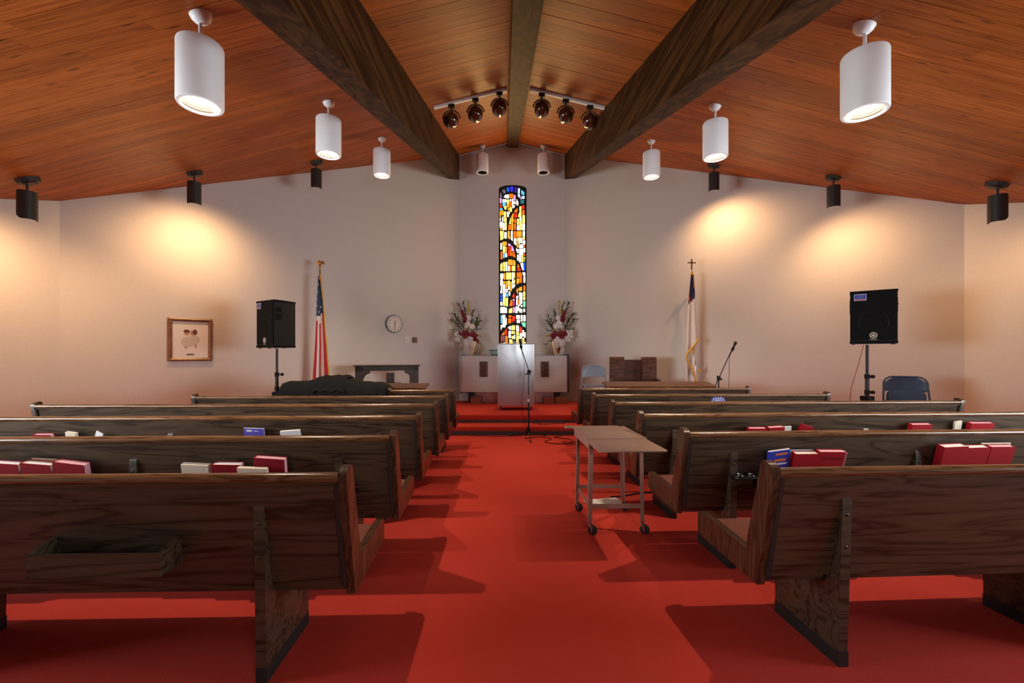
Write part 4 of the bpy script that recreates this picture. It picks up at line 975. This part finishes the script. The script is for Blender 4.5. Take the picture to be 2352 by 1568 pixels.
# ------------------------------------------------------------------ folding chairs
def folding_chair(x, y, z, rz, mt, label, sx=1.0, sz=1.0, seat_up=False):
    t = thing('folding_chair', (x, y, z), rz, label, 'chair', 'metal folding chairs'); S = lambda p: (p[0] * sx, p[1], p[2] * sz)
    # side tubes with rounded top hoop (front legs continue up to the back)
    pts = [(-0.225, -0.22, 0.0), (-0.215, -0.02, 0.42), (-0.205, 0.12, 0.64)]
    for k in range(7):
        a = R(180 - 30 * k); cx = -0.115 if k < 3.5 else 0.115
        a = R(180 - k * 15) if k <= 6 else 0
        pts.append((-0.110 + 0.095 * math.cos(a), 0.135 + 0.035 * math.sin(a), 0.68 + 0.10 * math.sin(a)))
    full = pts + [(-p[0], p[1], p[2]) for p in reversed(pts)]
    MB().tube([S(p) for p in full], 0.0125, 8).build('frame', mt, t, 50)
    for s in (-1, 1):
        MB().tube([S((s * 0.195, 0.20, 0.0)), S((s * 0.195, -0.06, 0.46))], 0.011, 8).build('rear_leg', mt, t, 50)
        MB().tube([S((s * 0.225, -0.225, 0.0)), S((s * 0.225, -0.215, 0.02))], 0.016, 8).build('foot_cap', 'rubber', t, 40)
    MB().tube([S((-0.195, 0.12, 0.14)), S((0.195, 0.12, 0.14))], 0.008, 8).build('crossbar', mt, t, 50)
    # curved back panel with rounded top corners
    o = MB(); n = 16; vs = []; fs = []
    for i in range(n + 1):
        u = -1 + 2 * i / n; xx = 0.203 * u; bow = 0.035 * (1 - u * u)
        top = 0.775 - 0.09 * max(0, abs(u) - 0.45) ** 1.6 / 0.55 ** 1.6; bot = 0.575 + 0.012 * (1 - u * u)
        for zz in (bot, bot + 0.3 * (top - bot), bot + 0.8 * (top - bot), top):
            yy = 0.105 + (zz - 0.6) * 0.2 + bow
            vs += [S((xx, yy - 0.006, zz)), S((xx, yy + 0.006, zz))]
    for i in range(n):
        a, b = i * 8, (i + 1) * 8
        for q in range(0, 6, 2): fs += [(a + q, b + q, b + q + 2, a + q + 2), (a + q + 1, a + q + 3, b + q + 3, b + q + 1)]
        fs += [(a, a + 1, b + 1, b), (a + 6, b + 6, b + 7, a + 7)]
    fs += [(0, 2, 4, 6, 7, 5, 3, 1), tuple(n * 8 + q for q in (1, 3, 5, 7, 6, 4, 2, 0))]
    o.add(vs, fs).build('backrest', mt, t, 45)
    if not seat_up:
        o = MB(); o.bev(-0.20 * sx, 0.20 * sx, -0.24, 0.15, 0.435 * sz, 0.452 * sz, 0.06, 'z'); st_ = o.build('seat', mt, t, 30)
        o = MB(); o.bev(-0.17 * sx, 0.17 * sx, -0.215, 0.12, 0.452 * sz, 0.457 * sz, 0.05, 'z'); o.build('seat_pan', mt, st_, 30)
    else:
        o = MB(); o.bev(-0.185 * sx, 0.185 * sx, 0.02, 0.04, 0.20 * sz, 0.60 * sz, 0.07, 'y'); st_ = o.build('seat', mt, t, 30)
        o = MB(); o.bev(-0.165 * sx, 0.165 * sx, 0.012, 0.02, 0.22 * sz, 0.58 * sz, 0.06, 'y'); o.build('seat_pan', mt, st_, 30)
    return t
folding_chair(1.69, 8.25, STAGE, R(-9), 'chair_grey', 'pale blue-grey metal folding chair beside the wooden clergy chair', 1.05, 1.09)
folding_chair(5.35, 5.80, STAGE, R(-38), 'chair_blue', 'dark blue metal folding chair, seat folded up, beside a speaker stand', 1.08, 0.975, seat_up=True)

# ------------------------------------------------------------------ clergy chair, console table, altar rails
t = thing('clergy_chair', (2.48, 8.45, STAGE), R(-8), 'broad brown wooden clergy chair with rounded side wings', 'chair')
MB().box(-0.30, 0.32, 0.10, 0.13, 0.10, 0.965).build('backrest', 'brown_wood', t, 0)
for a, b, y0, y1 in ((-0.43, -0.15, 0.0, 0.08), (0.17, 0.43, -0.12, 0.06)):
    MB().bev(a, b, y0, y1, 0.0, 1.02, 0.035, 'x').build('wing', 'brown_wood', t, 30)
MB().bev(0.38, 0.43, -0.46, 0.0, 0.0, 0.62, 0.03, 'x').build('side_panel', 'brown_wood', t, 30)
MB().bev(-0.43, -0.38, -0.46, 0.0, 0.0, 0.62, 0.03, 'x').build('side_panel', 'brown_wood', t, 30)
MB().box(-0.38, 0.38, -0.44, 0.10, 0.38, 0.43).build('seat', 'brown_wood', t, 0)
MB().bev(-0.33, 0.33, -0.42, -0.13, 0.43, 0.50, 0.03, 'x').build('cushion', 'red_cushion', t, 40)

t = thing('console_table', (-2.22, 8.22, STAGE), R(20), 'dark open console table with curved corner brackets below the clock', 'table')
MB().bev(-0.60, 0.60, -0.17, 0.17, 0.845, 0.868, 0.008, 'x').build('top', 'dark_table', t, 30)
MB().box(-0.57, 0.57, -0.14, -0.115, 0.765, 0.845).build('apron', 'dark_table', t, 0)
for s in (-1, 1):
    MB().box(min(s * 0.57, s * 0.435), max(s * 0.57, s * 0.435), -0.14, 0.14, 0.0, 0.845).build('leg', 'dark_table', t, 0)
    pr = [(0.435, 0.60)] + [(0.435 - 0.13 + 0.13 * math.cos(R(a)) * 0.9, 0.61 + 0.12 * math.sin(R(a)) * 0.9) for a in (10, 30, 50, 70, 85)] + [(0.315, 0.735), (0.30, 0.765), (0.435, 0.765)]
    MB().prism([(s * a, b) for a, b in pr], -0.14, -0.115, 'y').build('bracket', 'dark_table', t, 0)
t = thing('tray_stand', (-2.06, 7.85, STAGE), R(4), 'small dark wooden stand with an upright panel in front of the console table', 'stand')
MB().box(-0.17, 0.17, -0.11, 0.11, 0.535, 0.555).build('tray', 'dark_table', t, 0)
MB().box(-0.07, 0.07, -0.01, 0.01, 0.545, 0.735).build('panel', 'dark_table', t, 0)
MB().tube([(0, 0, 0.03), (0, 0, 0.54)], 0.022, 10).build('post', 'dark_table', t, 40)
MB().bev(-0.14, 0.14, -0.14, 0.14, 0.0, 0.03, 0.04, 'z').build('base', 'dark_table', t, 30)

def altar_rail(xa, xb, y, label, z=0.86):
    t = thing('altar_rail', ((xa + xb) / 2, y, 0), 0, label, 'altar rail', 'sloped wooden altar rails'); h = (xb - xa) / 2
    MB().prism([(-0.14, z - 0.035), (-0.145, z - 0.012), (-0.13, z - 0.002), (0.20, z + 0.045), (0.20, z + 0.020)], -h, h, 'x').build('top_board', 'orange_wood', t, 30)
    MB().box(-h + 0.06, h - 0.06, -0.06, 0.0, z - 0.10, z - 0.02).build('apron', 'brown_wood', t, 0)
    for k in range(3):
        x = -h + 0.12 + k * (h - 0.12)
        MB().box(x - 0.035, x + 0.035, -0.065, 0.005, 0.0, z - 0.02).build('post', 'brown_wood', t, 0)
    MB().box(-h + 0.06, h - 0.06, -0.05, -0.01, 0.18, 0.24).build('lower_rail', 'brown_wood', t, 0)
altar_rail(1.62, 3.36, 7.05, 'sloped brown altar rail in front of the clergy chair', 0.855)
altar_rail(-2.75, -1.235, 6.95, 'sloped brown altar rail in front of the console table', 0.835)

# ------------------------------------------------------------------ covered keyboard
t = thing('covered_keyboard', (-2.33, 6.05, 0), R(1), 'long keyboard under a lumpy black cloth cover behind the pews', 'keyboard')
o = MB(); n = 46; rows = []
def top_h(u):
    z = 0.97 + 0.03 * math.sin(u * PI)
    if u < 0.06: z -= 0.12 * (1 - u / 0.06) ** 2
    if u > 0.94: z -= 0.05 * ((u - 0.94) / 0.06) ** 2
    if 0.34 < u < 0.63: z += 0.045 * min(1, (u - 0.34) / 0.03, (0.63 - u) / 0.015) + 0.008 * math.sin(u * 60)
    if u > 0.63: z -= 0.03 * (u - 0.63) / 0.37
    return z + 0.006 * math.sin(u * 23) + 0.004 * math.sin(u * 51)
for i in range(n + 1):
    u = i / n; z = top_h(u); sx = -0.70 + 1.43 * u
    bx = min(sx, 0.69 - 0.12 * 0) if sx < 0.62 else 0.62
    wv = 0.012 * math.sin(u * 41) + 0.008 * math.sin(u * 87 + 1)
    rows.append([(bx, -0.285 + wv, 0.02), (bx, -0.28 + wv * 0.7, 0.45), (bx if bx < 0.60 else 0.62, -0.27 + wv * 0.5, z - 0.14), (sx, -0.255, z - 0.055), (sx, -0.225, z - 0.012), (sx, -0.05, z + 0.006 * math.sin(u * 33)), (sx, 0.17, z - 0.01), (sx, 0.24, z - 0.06), (bx, 0.26 - wv, 0.45), (bx, 0.26 - wv, 0.02)])
k = len(rows[0]); vs = [p for r_ in rows for p in r_]; fs = []
for i in range(n):
    for q in range(k - 1): fs.append((i * k + q, (i + 1) * k + q, (i + 1) * k + q + 1, i * k + q + 1))
fs += [tuple(range(k - 1, -1, -1)), tuple(n * k + q for q in range(k))]
o.add(vs, fs).build('cloth_cover', 'cover_cloth', t, 60)
# gathered upper cloth fold lying over the middle
o = MB(); n2 = 24; vs = []; fs = []
for i in range(n2 + 1):
    u = i / n2; x = -0.22 + 0.42 * u
    for q in range(9):
        a = q / 8; y = -0.29 + 0.40 * a; zt = top_h((x + 0.70) / 1.43)
        z = zt - 0.19 * max(0, 0.30 - a) / 0.30 + 0.012 + 0.010 * math.sin(u * 17 + a * 6) + (0.012 if i in (0, n2) else 0)
        vs += [(x + 0.01 * math.sin(a * 12), y - 0.012, z), (x + 0.01 * math.sin(a * 12), y, z - 0.012)]
for i in range(n2):
    for q in range(8):
        a, b = (i * 9 + q) * 2, ((i + 1) * 9 + q) * 2
        fs += [(a, b, b + 2, a + 2), (a + 1, a + 3, b + 3, b + 1)]
for i in range(n2): a, b = i * 18, (i + 1) * 18; fs += [(a, a + 1, b + 1, b), (a + 16, b + 16, b + 17, a + 17)]
for q in range(8): a, b = q * 2, n2 * 18 + q * 2; fs += [(a, a + 2, a + 3, a + 1), (b, b + 1, b + 3, b + 2)]
o.add(vs, fs).build('cloth_fold', 'cover_cloth', t, 60)

# ------------------------------------------------------------------ flags
def drape(le, re, nz=44, nx=26, amp=0.035, folds=3.0, ph=0.0):
    """grid of a hanging cloth between a left and a right edge polyline (x, z)"""
    def ev(e, t):
        f = t * (len(e) - 1); j = min(int(f), len(e) - 2); a = f - j
        return e[j][0] + (e[j + 1][0] - e[j][0]) * a, e[j][1] + (e[j + 1][1] - e[j][1]) * a
    vs = []; fs = []; uvq = []
    for i in range(nz + 1):
        t = i / nz; l, r_ = ev(le, t), ev(re, t)
        for k in range(nx + 1):
            u = k / nx; x = l[0] + (r_[0] - l[0]) * u; z = l[1] + (r_[1] - l[1]) * u
            y = -0.03 - amp * (0.25 + t) * math.sin(folds * PI * u + ph + 0.6 * t)
            vs.append((x, y, z))
    for i in range(nz):
        for k in range(nx):
            a = i * (nx + 1) + k; fs.append((a, a + 1, a + nx + 2, a + nx + 1)); uvq.append(((k + 0.5) / nx, (i + 0.5) / nz))
    return vs, fs, uvq
def thick(o, th=0.006):
    m_ = o.modifiers.new('cloth_thickness', 'SOLIDIFY'); m_.thickness = th
def rim(vs, nx, nz, which, w_, mt, parent):
    pts = [Vector(vs[i * (nx + 1) + (nx if which == 'r' else 0)]) for i in range(nz + 1)] if which in 'rl' else [Vector(vs[nz * (nx + 1) + k]) for k in range(nx + 1)]
    MB().tube([p + Vector((0, -0.004, 0)) for p in pts], w_, 6).build('fringe', mt, parent, 50)
t = thing('flag', (-3.30, 7.78, STAGE), 0, 'gold-fringed flag with blue star field and red stripes on an eagle-topped pole', 'flag', 'flags on poles')
SC = 7.78 / 1000.0
ez = lambda px, py: ((px - 733.5) * SC, CAMZ + (815 - py) * SC - STAGE)
le = [ez(731, 634), ez(729.5, 660), ez(728, 690), ez(727, 725), ez(725.5, 760), ez(724, 790), ez(721.5, 830), ez(718, 880)]
re = [ez(737, 634), ez(740, 660), ez(744, 690), ez(746.5, 725), ez(748.5, 760), ez(751.5, 790), ez(754, 825), ez(757.5, 860)]
vs, fs, uvq = drape(le, re, amp=0.03, folds=2.6)
fm = []
for u, v in uvq:
    if v < 0.43 - 0.02 * u: fm.append(0)
    else:
        q = u * 1.0 + 0.10 * (v - 0.43)
        fm.append(1 if (0.03 < u < 0.23 and v > 0.47 or 0.35 < u < 0.48 and v > 0.5 or 0.68 - 0.25 * max(0, 0.55 - v) < u) else 2)
fo = MB().add(vs, fs).build('flag_cloth', None, t, 70, ['flag_blue', 'flag_red', 'flag_white'], fm); thick(fo)
sr = MB()
for k in range(7):
    px, py = random.Random(k).choice([(730.5, 690), (730, 704), (732, 672), (735, 715), (738, 700), (734, 683), (741, 718)]), 0
    c_ = ez(*[(730.2, 688), (730.5, 703), (732, 672), (735, 717), (739, 706), (733.5, 655), (741, 722)][k])
    sr.lathe([(0.0, -0.001), (0.013, -0.001), (0.013, 0.001), (0.0, 0.001)], mx=Matrix.Translation((c_[0], -0.075, c_[1])) @ FACE, n=5)
sr.build('stars', 'flag_white', t, 0)
rim(vs, 26, 44, 'r', 0.012, 'fringe', t); rim(vs, 26, 44, 'b', 0.018, 'fringe', t)
MB().tube([(0, 0, 0.0), (0, 0, 2.62)], 0.0135, 10).build('pole', 'brass_dark', t, 40)
MB().lathe([(0.0, 0.0), (0.13, 0.0), (0.13, 0.015), (0.06, 0.05), (0.025, 0.08), (0.0, 0.08)], n=20).build('base', 'gold', t, 40)
MB().tube([(0, -0.01, 2.49), (0, -0.01, 2.40)], 0.025, 8).build('header', 'fringe', t, 40)
eg = MB(); eg.lathe([(0.016, 2.60), (0.022, 2.62), (0.012, 2.635), (0.024, 2.66), (0.010, 2.685)], n=12)
eg.ball((0, 0, 2.70), (0.022, 0.02, 0.035)); eg.ball((0, -0.02, 2.74), (0.012, 0.018, 0.012))
for s in (-1, 1):
    eg.add([(s * 0.012, 0, 2.73), (s * 0.045, 0.01, 2.745), (s * 0.072, 0.02, 2.71), (s * 0.068, 0.02, 2.665), (s * 0.045, 0.012, 2.69), (s * 0.02, 0, 2.68)] + [(s * 0.012, 0.008, 2.73), (s * 0.045, 0.018, 2.745), (s * 0.072, 0.028, 2.71), (s * 0.068, 0.028, 2.665), (s * 0.045, 0.020, 2.69), (s * 0.02, 0.008, 2.68)],
           [(0, 1, 2, 3, 4, 5), (11, 10, 9, 8, 7, 6)] + [(i, (i + 1) % 6, 6 + (i + 1) % 6, 6 + i) for i in range(6)])
eg.build('eagle_finial', 'gold', t, 50)

t = thing('flag', (3.53, 8.15, STAGE), 0, 'white flag with navy corner and gold fringe hanging on a pole with cross', 'flag', 'flags on poles')
SC = 8.15 / 1000.0
ez = lambda px, py: ((px - 1592.0) * SC, CAMZ + (815 - py) * SC - STAGE)
le = [ez(1585, 632), ez(1582, 660), ez(1579, 690), ez(1577, 715), ez(1575.5, 750), ez(1573.5, 790), ez(1572, 830), ez(1572, 878)]
re = [ez(1593, 632), ez(1595, 660), ez(1596, 690), ez(1597.5, 715), ez(1600, 745), ez(1602.5, 775), ez(1599, 830), ez(1598, 886)]
vs, fs, uvq = drape(le, re, amp=0.04, folds=3.2, ph=0.4)
fm = []
for u, v in uvq:
    lim = 0.335 - 0.09 * u
    fm.append(1 if (v < lim and u < 0.30 and abs(v - 0.265) < 0.020 + (0.03 - 0.1 * u) * 0) else (0 if v < lim else 2))
fo = MB().add(vs, fs).build('flag_cloth', None, t, 70, ['flag_navy', 'flag_red', 'flag_white'], fm); thick(fo)
rim(vs, 26, 44, 'b', 0.018, 'fringe', t)
fr = MB(); pl = [ez(1602, 778), ez(1588, 796), ez(1574, 812), ez(1573, 824), ez(1583, 842), ez(1588, 856), ez(1598, 884)]
fr.tube([(a, -0.075, b) for a, b in pl], 0.019, 6); fr.build('fringe', 'fringe', t, 50)
fr = MB(); fr.tube([(ez(1590, 800)[0], -0.07, ez(1590, 800)[1]), (ez(1588, 814)[0], -0.07, ez(1588, 814)[1])], 0.016, 6)
fr.tube([(ez(1603, 848)[0], -0.02, ez(1603, 848)[1]), (ez(1606, 854)[0], -0.02, ez(1606, 854)[1])], 0.026, 6); fr.build('tassel', 'fringe', t, 50)
tz = lambda zz: 0.055 - (zz / 2.6) * 0.075
MB().tube([(0.035 + 0.02, 0.0, 0.0), (-0.02, 0.0, 2.62)], 0.0145, 10).build('pole', 'brass_dark', t, 40)
MB().tube([(0.042, -0.002, 0.62), (0.035, -0.002, 0.86)], 0.017, 10).build('ferrule', 'chrome', t, 40)
MB().lathe([(0.0, 0.0), (0.13, 0.0), (0.13, 0.015), (0.06, 0.05), (0.025, 0.08), (0.0, 0.08)], (0.055, 0, 0), 20).build('base', 'gold', t, 40)
cx_, ctop = ez(1588.5, 595)
o = MB(); o.box(cx_ - 0.012, cx_ + 0.012, -0.008, 0.008, ctop - 0.17, ctop); o.box(cx_ - 0.075, cx_ + 0.075, -0.008, 0.008, ctop - 0.078, ctop - 0.055)
o.lathe([(0.014, 0.0), (0.018, 0.015), (0.012, 0.03)], (cx_, 0, ctop - 0.20), 10); o.build('cross_finial', 'brass_dark', t, 40)
MB().tube([(ez(1588, 628)[0] - 0.02, -0.02, ez(1588, 628)[1]), (ez(1588, 628)[0] + 0.04, -0.02, ez(1588, 632)[1])], 0.022, 8).tube([(ez(1590, 634)[0], -0.06, ez(1590, 634)[1]), (ez(1591, 662)[0], -0.06, ez(1591, 662)[1])], 0.006, 6).build('cord', 'fringe', t, 50)

# ------------------------------------------------------------------ things on the angled clock wall
dL = (Vector(CL) - Vector(NL)).normalized()
def on_left_wall(s, z):
    p = Vector(NL) + dL * s
    return (p.x, p.y, z)
rzL = math.atan2(-dL.y, -dL.x)
def s_of(x): return (x - NL[0]) / dL.x
# picture
pic = thing('framed_picture', on_left_wall(s_of(-4.965), 1.582), rzL, 'small framed print in a brown wooden frame on the side of the clock wall', 'picture')
hw, hh, fw = 0.285, 0.338, 0.055
for (a, b, c_, d_) in (((-hw, -hh), (hw, -hh), (hw - fw, -hh + fw), (-hw + fw, -hh + fw)), ((hw, -hh), (hw, hh), (hw - fw, hh - fw), (hw - fw, -hh + fw)),
                       ((hw, hh), (-hw, hh), (-hw + fw, hh - fw), (hw - fw, hh - fw)), ((-hw, hh), (-hw, -hh), (-hw + fw, -hh + fw), (-hw + fw, hh - fw))):
    o = MB(); mid = lambda p_, q_, t_: (p_[0] + (q_[0] - p_[0]) * t_, p_[1] + (q_[1] - p_[1]) * t_)
    P = [a, b, c_, d_]; e1, e2 = mid(a, d_, 0.45), mid(b, c_, 0.45)
    vs = [(a[0], 0, a[1]), (b[0], 0, b[1]), (c_[0], 0, c_[1]), (d_[0], 0, d_[1]), (a[0], -0.036, a[1]), (b[0], -0.036, b[1]), (e2[0], -0.048, e2[1]), (e1[0], -0.048, e1[1]), (c_[0], -0.028, c_[1]), (d_[0], -0.028, d_[1])]
    o.add(vs, [(0, 1, 2, 3), (0, 4, 5, 1), (4, 7, 6, 5), (7, 9, 8, 6), (9, 3, 2, 8), (0, 3, 9, 7, 4), (1, 5, 6, 8, 2)]).build('frame_side', 'frame_wood', pic, 0)
mb_ = MB().box(-hw + fw - 0.004, hw - fw + 0.004, -0.008, -0.001, -hh + fw - 0.004, hh - fw + 0.004).build('mat_board', 'mat_board', pic, 0)
def blob(pts, mt, y):
    MB().prism(pts, -0.008 - y, -0.0075, 'y').build('print_shape', mt, mb_, 0)
ell = lambda cx, c2, a, b, n=16, w0=0.0: [(cx + a * math.cos(2 * PI * k / n) * (1 + w0 * math.sin(3 * k)), c2 + b * math.sin(2 * PI * k / n)) for k in range(n)]
blob(ell(-0.025, -0.035, 0.10, 0.085, 16, 0.06), 'wash_robe', 0.0003)
blob(ell(0.045, 0.0, 0.075, 0.075, 16, 0.05), 'wash_robe', 0.0005)
blob(ell(-0.05, 0.105, 0.034, 0.04), 'wash_skin', 0.0007); blob(ell(0.022, 0.105, 0.032, 0.04), 'wash_skin', 0.0007)
blob(ell(-0.052, 0.132, 0.042, 0.026), 'wash_hair', 0.0009); blob(ell(0.055, 0.118, 0.030, 0.045), 'wash_hair', 0.0009)
blob(ell(-0.06, -0.115, 0.022, 0.03), 'wash_skin', 0.0002); blob(ell(0.065, -0.10, 0.014, 0.04), 'wash_skin', 0.0002)
MB().bev(-0.055, 0.045, -0.012, -0.008, -0.245, -0.220, 0.012, 'y').build('name_plate', 'brass_dark', mb_, 30)
# clock
ck = thing('wall_clock', on_left_wall(s_of(-2.30), 1.985), rzL, 'round white wall clock with a grey rim showing half past twelve', 'clock')
MB().lathe([(0.185, 0.0), (0.190, 0.02), (0.180, 0.052), (0.168, 0.058), (0.165, 0.048)], mx=FACE, n=40).build('rim', 'clock_rim', ck, 40)
MB().lathe([(0.0, 0.045), (0.167, 0.045), (0.167, 0.049), (0.0, 0.049)], mx=FACE, n=40).build('dial', 'clock_face', ck, 40)
for k in range(1, 13):
    a = R(90 - 30 * k)
    text_part(str(k), 0.046, 'ink', Matrix.Translation((0.132 * math.cos(a), -0.0505, 0.132 * math.sin(a))) @ FACE, ck, 'numeral')
MB().box(-0.004, 0.004, -0.053, -0.051, -0.02, 0.085, mx=Matrix.Rotation(R(15), 4, 'Y')).build('hour_hand', 'ink', ck, 0)
MB().box(-0.003, 0.003, -0.055, -0.053, -0.02, 0.13, mx=Matrix.Rotation(R(180), 4, 'Y')).build('minute_hand', 'ink', ck, 0)
MB().lathe([(0.010, 0.050), (0.010, 0.056), (0.0, 0.057)], mx=FACE, n=12).build('hub', 'ink', ck, 40)
sw = thing('switch_plate', on_left_wall(s_of(-2.07), 1.663), rzL, 'ivory single light switch plate below the clock', 'switch')
MB().bev(-0.036, 0.036, -0.007, 0.0, -0.06, 0.06, 0.008, 'y').build('plate', 'ivory_plate', sw, 30)
MB().box(-0.006, 0.006, -0.016, -0.006, -0.014, 0.008).build('toggle', 'ink', sw, 0)
so = thing('outlet_plate', on_left_wall(s_of(-1.93), 1.660), rzL, 'bronze metal plate with two round sockets beside the light switch', 'outlet')
MB().bev(-0.058, 0.058, -0.008, 0.0, -0.062, 0.062, 0.008, 'y').build('plate', 'bronze_plate', so, 30)
for zz in (-0.024, 0.024): MB().lathe([(0.0, 0.0), (0.017, 0.0), (0.017, 0.003), (0.0, 0.003)], mx=Matrix.Translation((-0.022, -0.008, zz)) @ FACE, n=14).build('socket', 'dark_hole', so, 40)
MB().lathe([(0.0, 0.0), (0.009, 0.0), (0.009, 0.004), (0.0, 0.004)], mx=Matrix.Translation((0.026, -0.008, -0.005)) @ FACE, n=14).build('jack', 'bolt', so, 40)

# ------------------------------------------------------------------ wheeled cart in the aisle
t = thing('rolling_cart', (0.830, 3.50, 0), R(2), 'taupe metal folding-leaf cart on four casters standing in the aisle', 'cart')
TZ = 0.715
MB().box(-0.225, 0.225, -0.255, 0.315, TZ - 0.014, TZ).build('top', 'cart_paint', t, 0)
MB().box(-0.225, 0.225, -0.255, -0.249, TZ, TZ + 0.004).build('hinge_strip', 'cart_paint', t, 0)
for x in (-0.225, 0.219): MB().box(x, x + 0.006, -0.25, 0.31, TZ, TZ + 0.004).build('lip', 'cart_paint', t, 0)
MB().bev(-0.232, 0.218, -0.645, -0.262, TZ - 0.016, TZ - 0.001, 0.006, 'x').build('front_leaf', 'cart_paint', t, 30)
MB().bev(-0.285, 0.195, 0.325, 0.40, TZ - 0.022, TZ - 0.006, 0.006, 'x').build('rear_leaf', 'cart_paint', t, 30)
for x in (-0.212, 0.200): MB().box(x, x + 0.012, -0.25, 0.31, TZ - 0.075, TZ - 0.014).build('side_apron', 'cart_paint', t, 0)
legs = {}
for sx_ in (-1, 1):
    for sy_, yy in ((-1, -0.235), (1, 0.255)):
        tx, bx = sx_ * 0.188, sx_ * 0.197
        o = MB(); w2 = 0.014
        def ang(x0, x1, y0, y1):
            vs = []
            for z_, ox_ in ((0.066, bx), (TZ - 0.014, tx)): vs += [(ox_ + x0, y0, z_), (ox_ + x1, y0, z_), (ox_ + x1, y1, z_), (ox_ + x0, y1, z_)]
            o.add(vs, [(0, 3, 2, 1), (4, 5, 6, 7), (0, 1, 5, 4), (1, 2, 6, 5), (2, 3, 7, 6), (3, 0, 4, 7)])
        ang(-w2, w2, yy - 0.002, yy + 0.002)
        ang(sx_ * w2 - 0.002, sx_ * w2 + 0.002, min(yy, yy - sy_ * 0.028), max(yy, yy - sy_ * 0.028))
        lg = o.build('leg', 'cart_paint', t, 0)
        MB().ball((bx, yy - 0.003 if sy_ < 0 else yy + 0.003, 0.205), 0.005, 8, 6).build('rivet', 'chrome', lg, 60)
        cw = MB(); cw.tube([(bx, yy, 0.06), (bx, yy, 0.10)], 0.009, 8); cw.box(bx - 0.004, bx + 0.004, yy - 0.040, yy - 0.028, 0.025, 0.066); cw.box(bx - 0.008, bx + 0.008, yy - 0.030, yy - 0.012, 0.058, 0.066); cw.box(bx - 0.012, bx + 0.018, yy - 0.012, yy + 0.012, 0.06, 0.068)
        ca = cw.build('caster', 'chrome', lg, 30)
        MB().lathe([(0.0, -0.012), (0.027, -0.012), (0.036, -0.007), (0.036, 0.007), (0.027, 0.012), (0.0, 0.012)], mx=Matrix.Translation((bx + 0.014, yy - 0.012, 0.036)) @ Matrix.Rotation(R(-40), 4, 'Z') @ Matrix.Rotation(R(90), 4, 'X'), n=20).build('wheel', 'rubber', t, 40)
for yy in (-0.235, 0.255): MB().box(-0.195, 0.195, yy - 0.004, yy, 0.190, 0.225).build('cross_rail', 'cart_paint', t, 0)
for x in (-0.197,): MB().box(x, x + 0.004, -0.235, 0.255, 0.185, 0.215).build('side_rail', 'cart_paint', t, 0)
pp = thing('magazine', (0.90, 3.93, 0.0), R(12), 'folded white magazine lying on the carpet under the cart', 'magazine')
MB().prism([(-0.10, 0.0), (0.10, 0.0), (0.10, 0.012), (-0.02, 0.020), (-0.10, 0.010)], -0.16, 0.16, 'x').build('pages', 'page_white', pp, 0)
MB().box(-0.162, 0.162, -0.104, -0.100, 0.0, 0.008).build('cover', 'indigo_print', pp, 0)
# cables on the carpet
def floor_cable(name, pts, label, r=0.005):
    q = []
    P = [Vector((x, y, z)) for x, y, z in pts]
    for i in range(len(P) - 1):
        p0, p1, p2, p3 = P[max(i - 1, 0)], P[i], P[i + 1], P[min(i + 2, len(P) - 1)]
        for k in range(6):
            a = k / 6
            q.append(0.5 * ((2 * p1) + (p2 - p0) * a + (2 * p0 - 5 * p1 + 4 * p2 - p3) * a * a + (3 * p1 - p0 - 3 * p2 + p3) * a ** 3))
    q.append(P[-1])
    tag(MB().tube(q, r, 6).build(name, 'black_plastic', None, 50), label, 'cable')
floor_cable('floor_cable', [(0.34, 6.98, 0.006), (0.55, 7.1, 0.006), (0.75, 6.95, 0.006), (0.62, 6.72, 0.006), (0.75, 6.55, 0.006), (1.0, 6.6, 0.006), (1.04, 6.9, 0.006), (0.8, 7.05, 0.006), (0.95, 7.18, 0.006)], 'coiled black cable on the carpet at the foot of the steps beside the mic stand')
floor_cable('floor_cable', [(-0.60, 7.24, 0.006), (-0.3, 7.18, 0.006), (-0.1, 7.14, 0.006), (0.1, 7.2, 0.006), (0.3, 7.22, 0.006)], 'black cable lying straight along the bottom riser grille', 0.004)
floor_cable('floor_cable', [(0.5, 7.62, STEP1 + 0.006), (0.62, 7.55, STEP1 + 0.006), (0.6, 7.45, STEP1 + 0.006), (0.75, 7.5, STEP1 + 0.006), (1.05, 7.6, STEP1 + 0.006)], 'black cable looped on the lower carpeted step', 0.004)
floor_cable('floor_cable', [(1.00, 4.10, 0.006), (1.14, 4.13, 0.006), (1.35, 4.22, 0.006), (1.6, 4.22, 0.006)], 'black cord running from beneath the cart under the pews', 0.006)
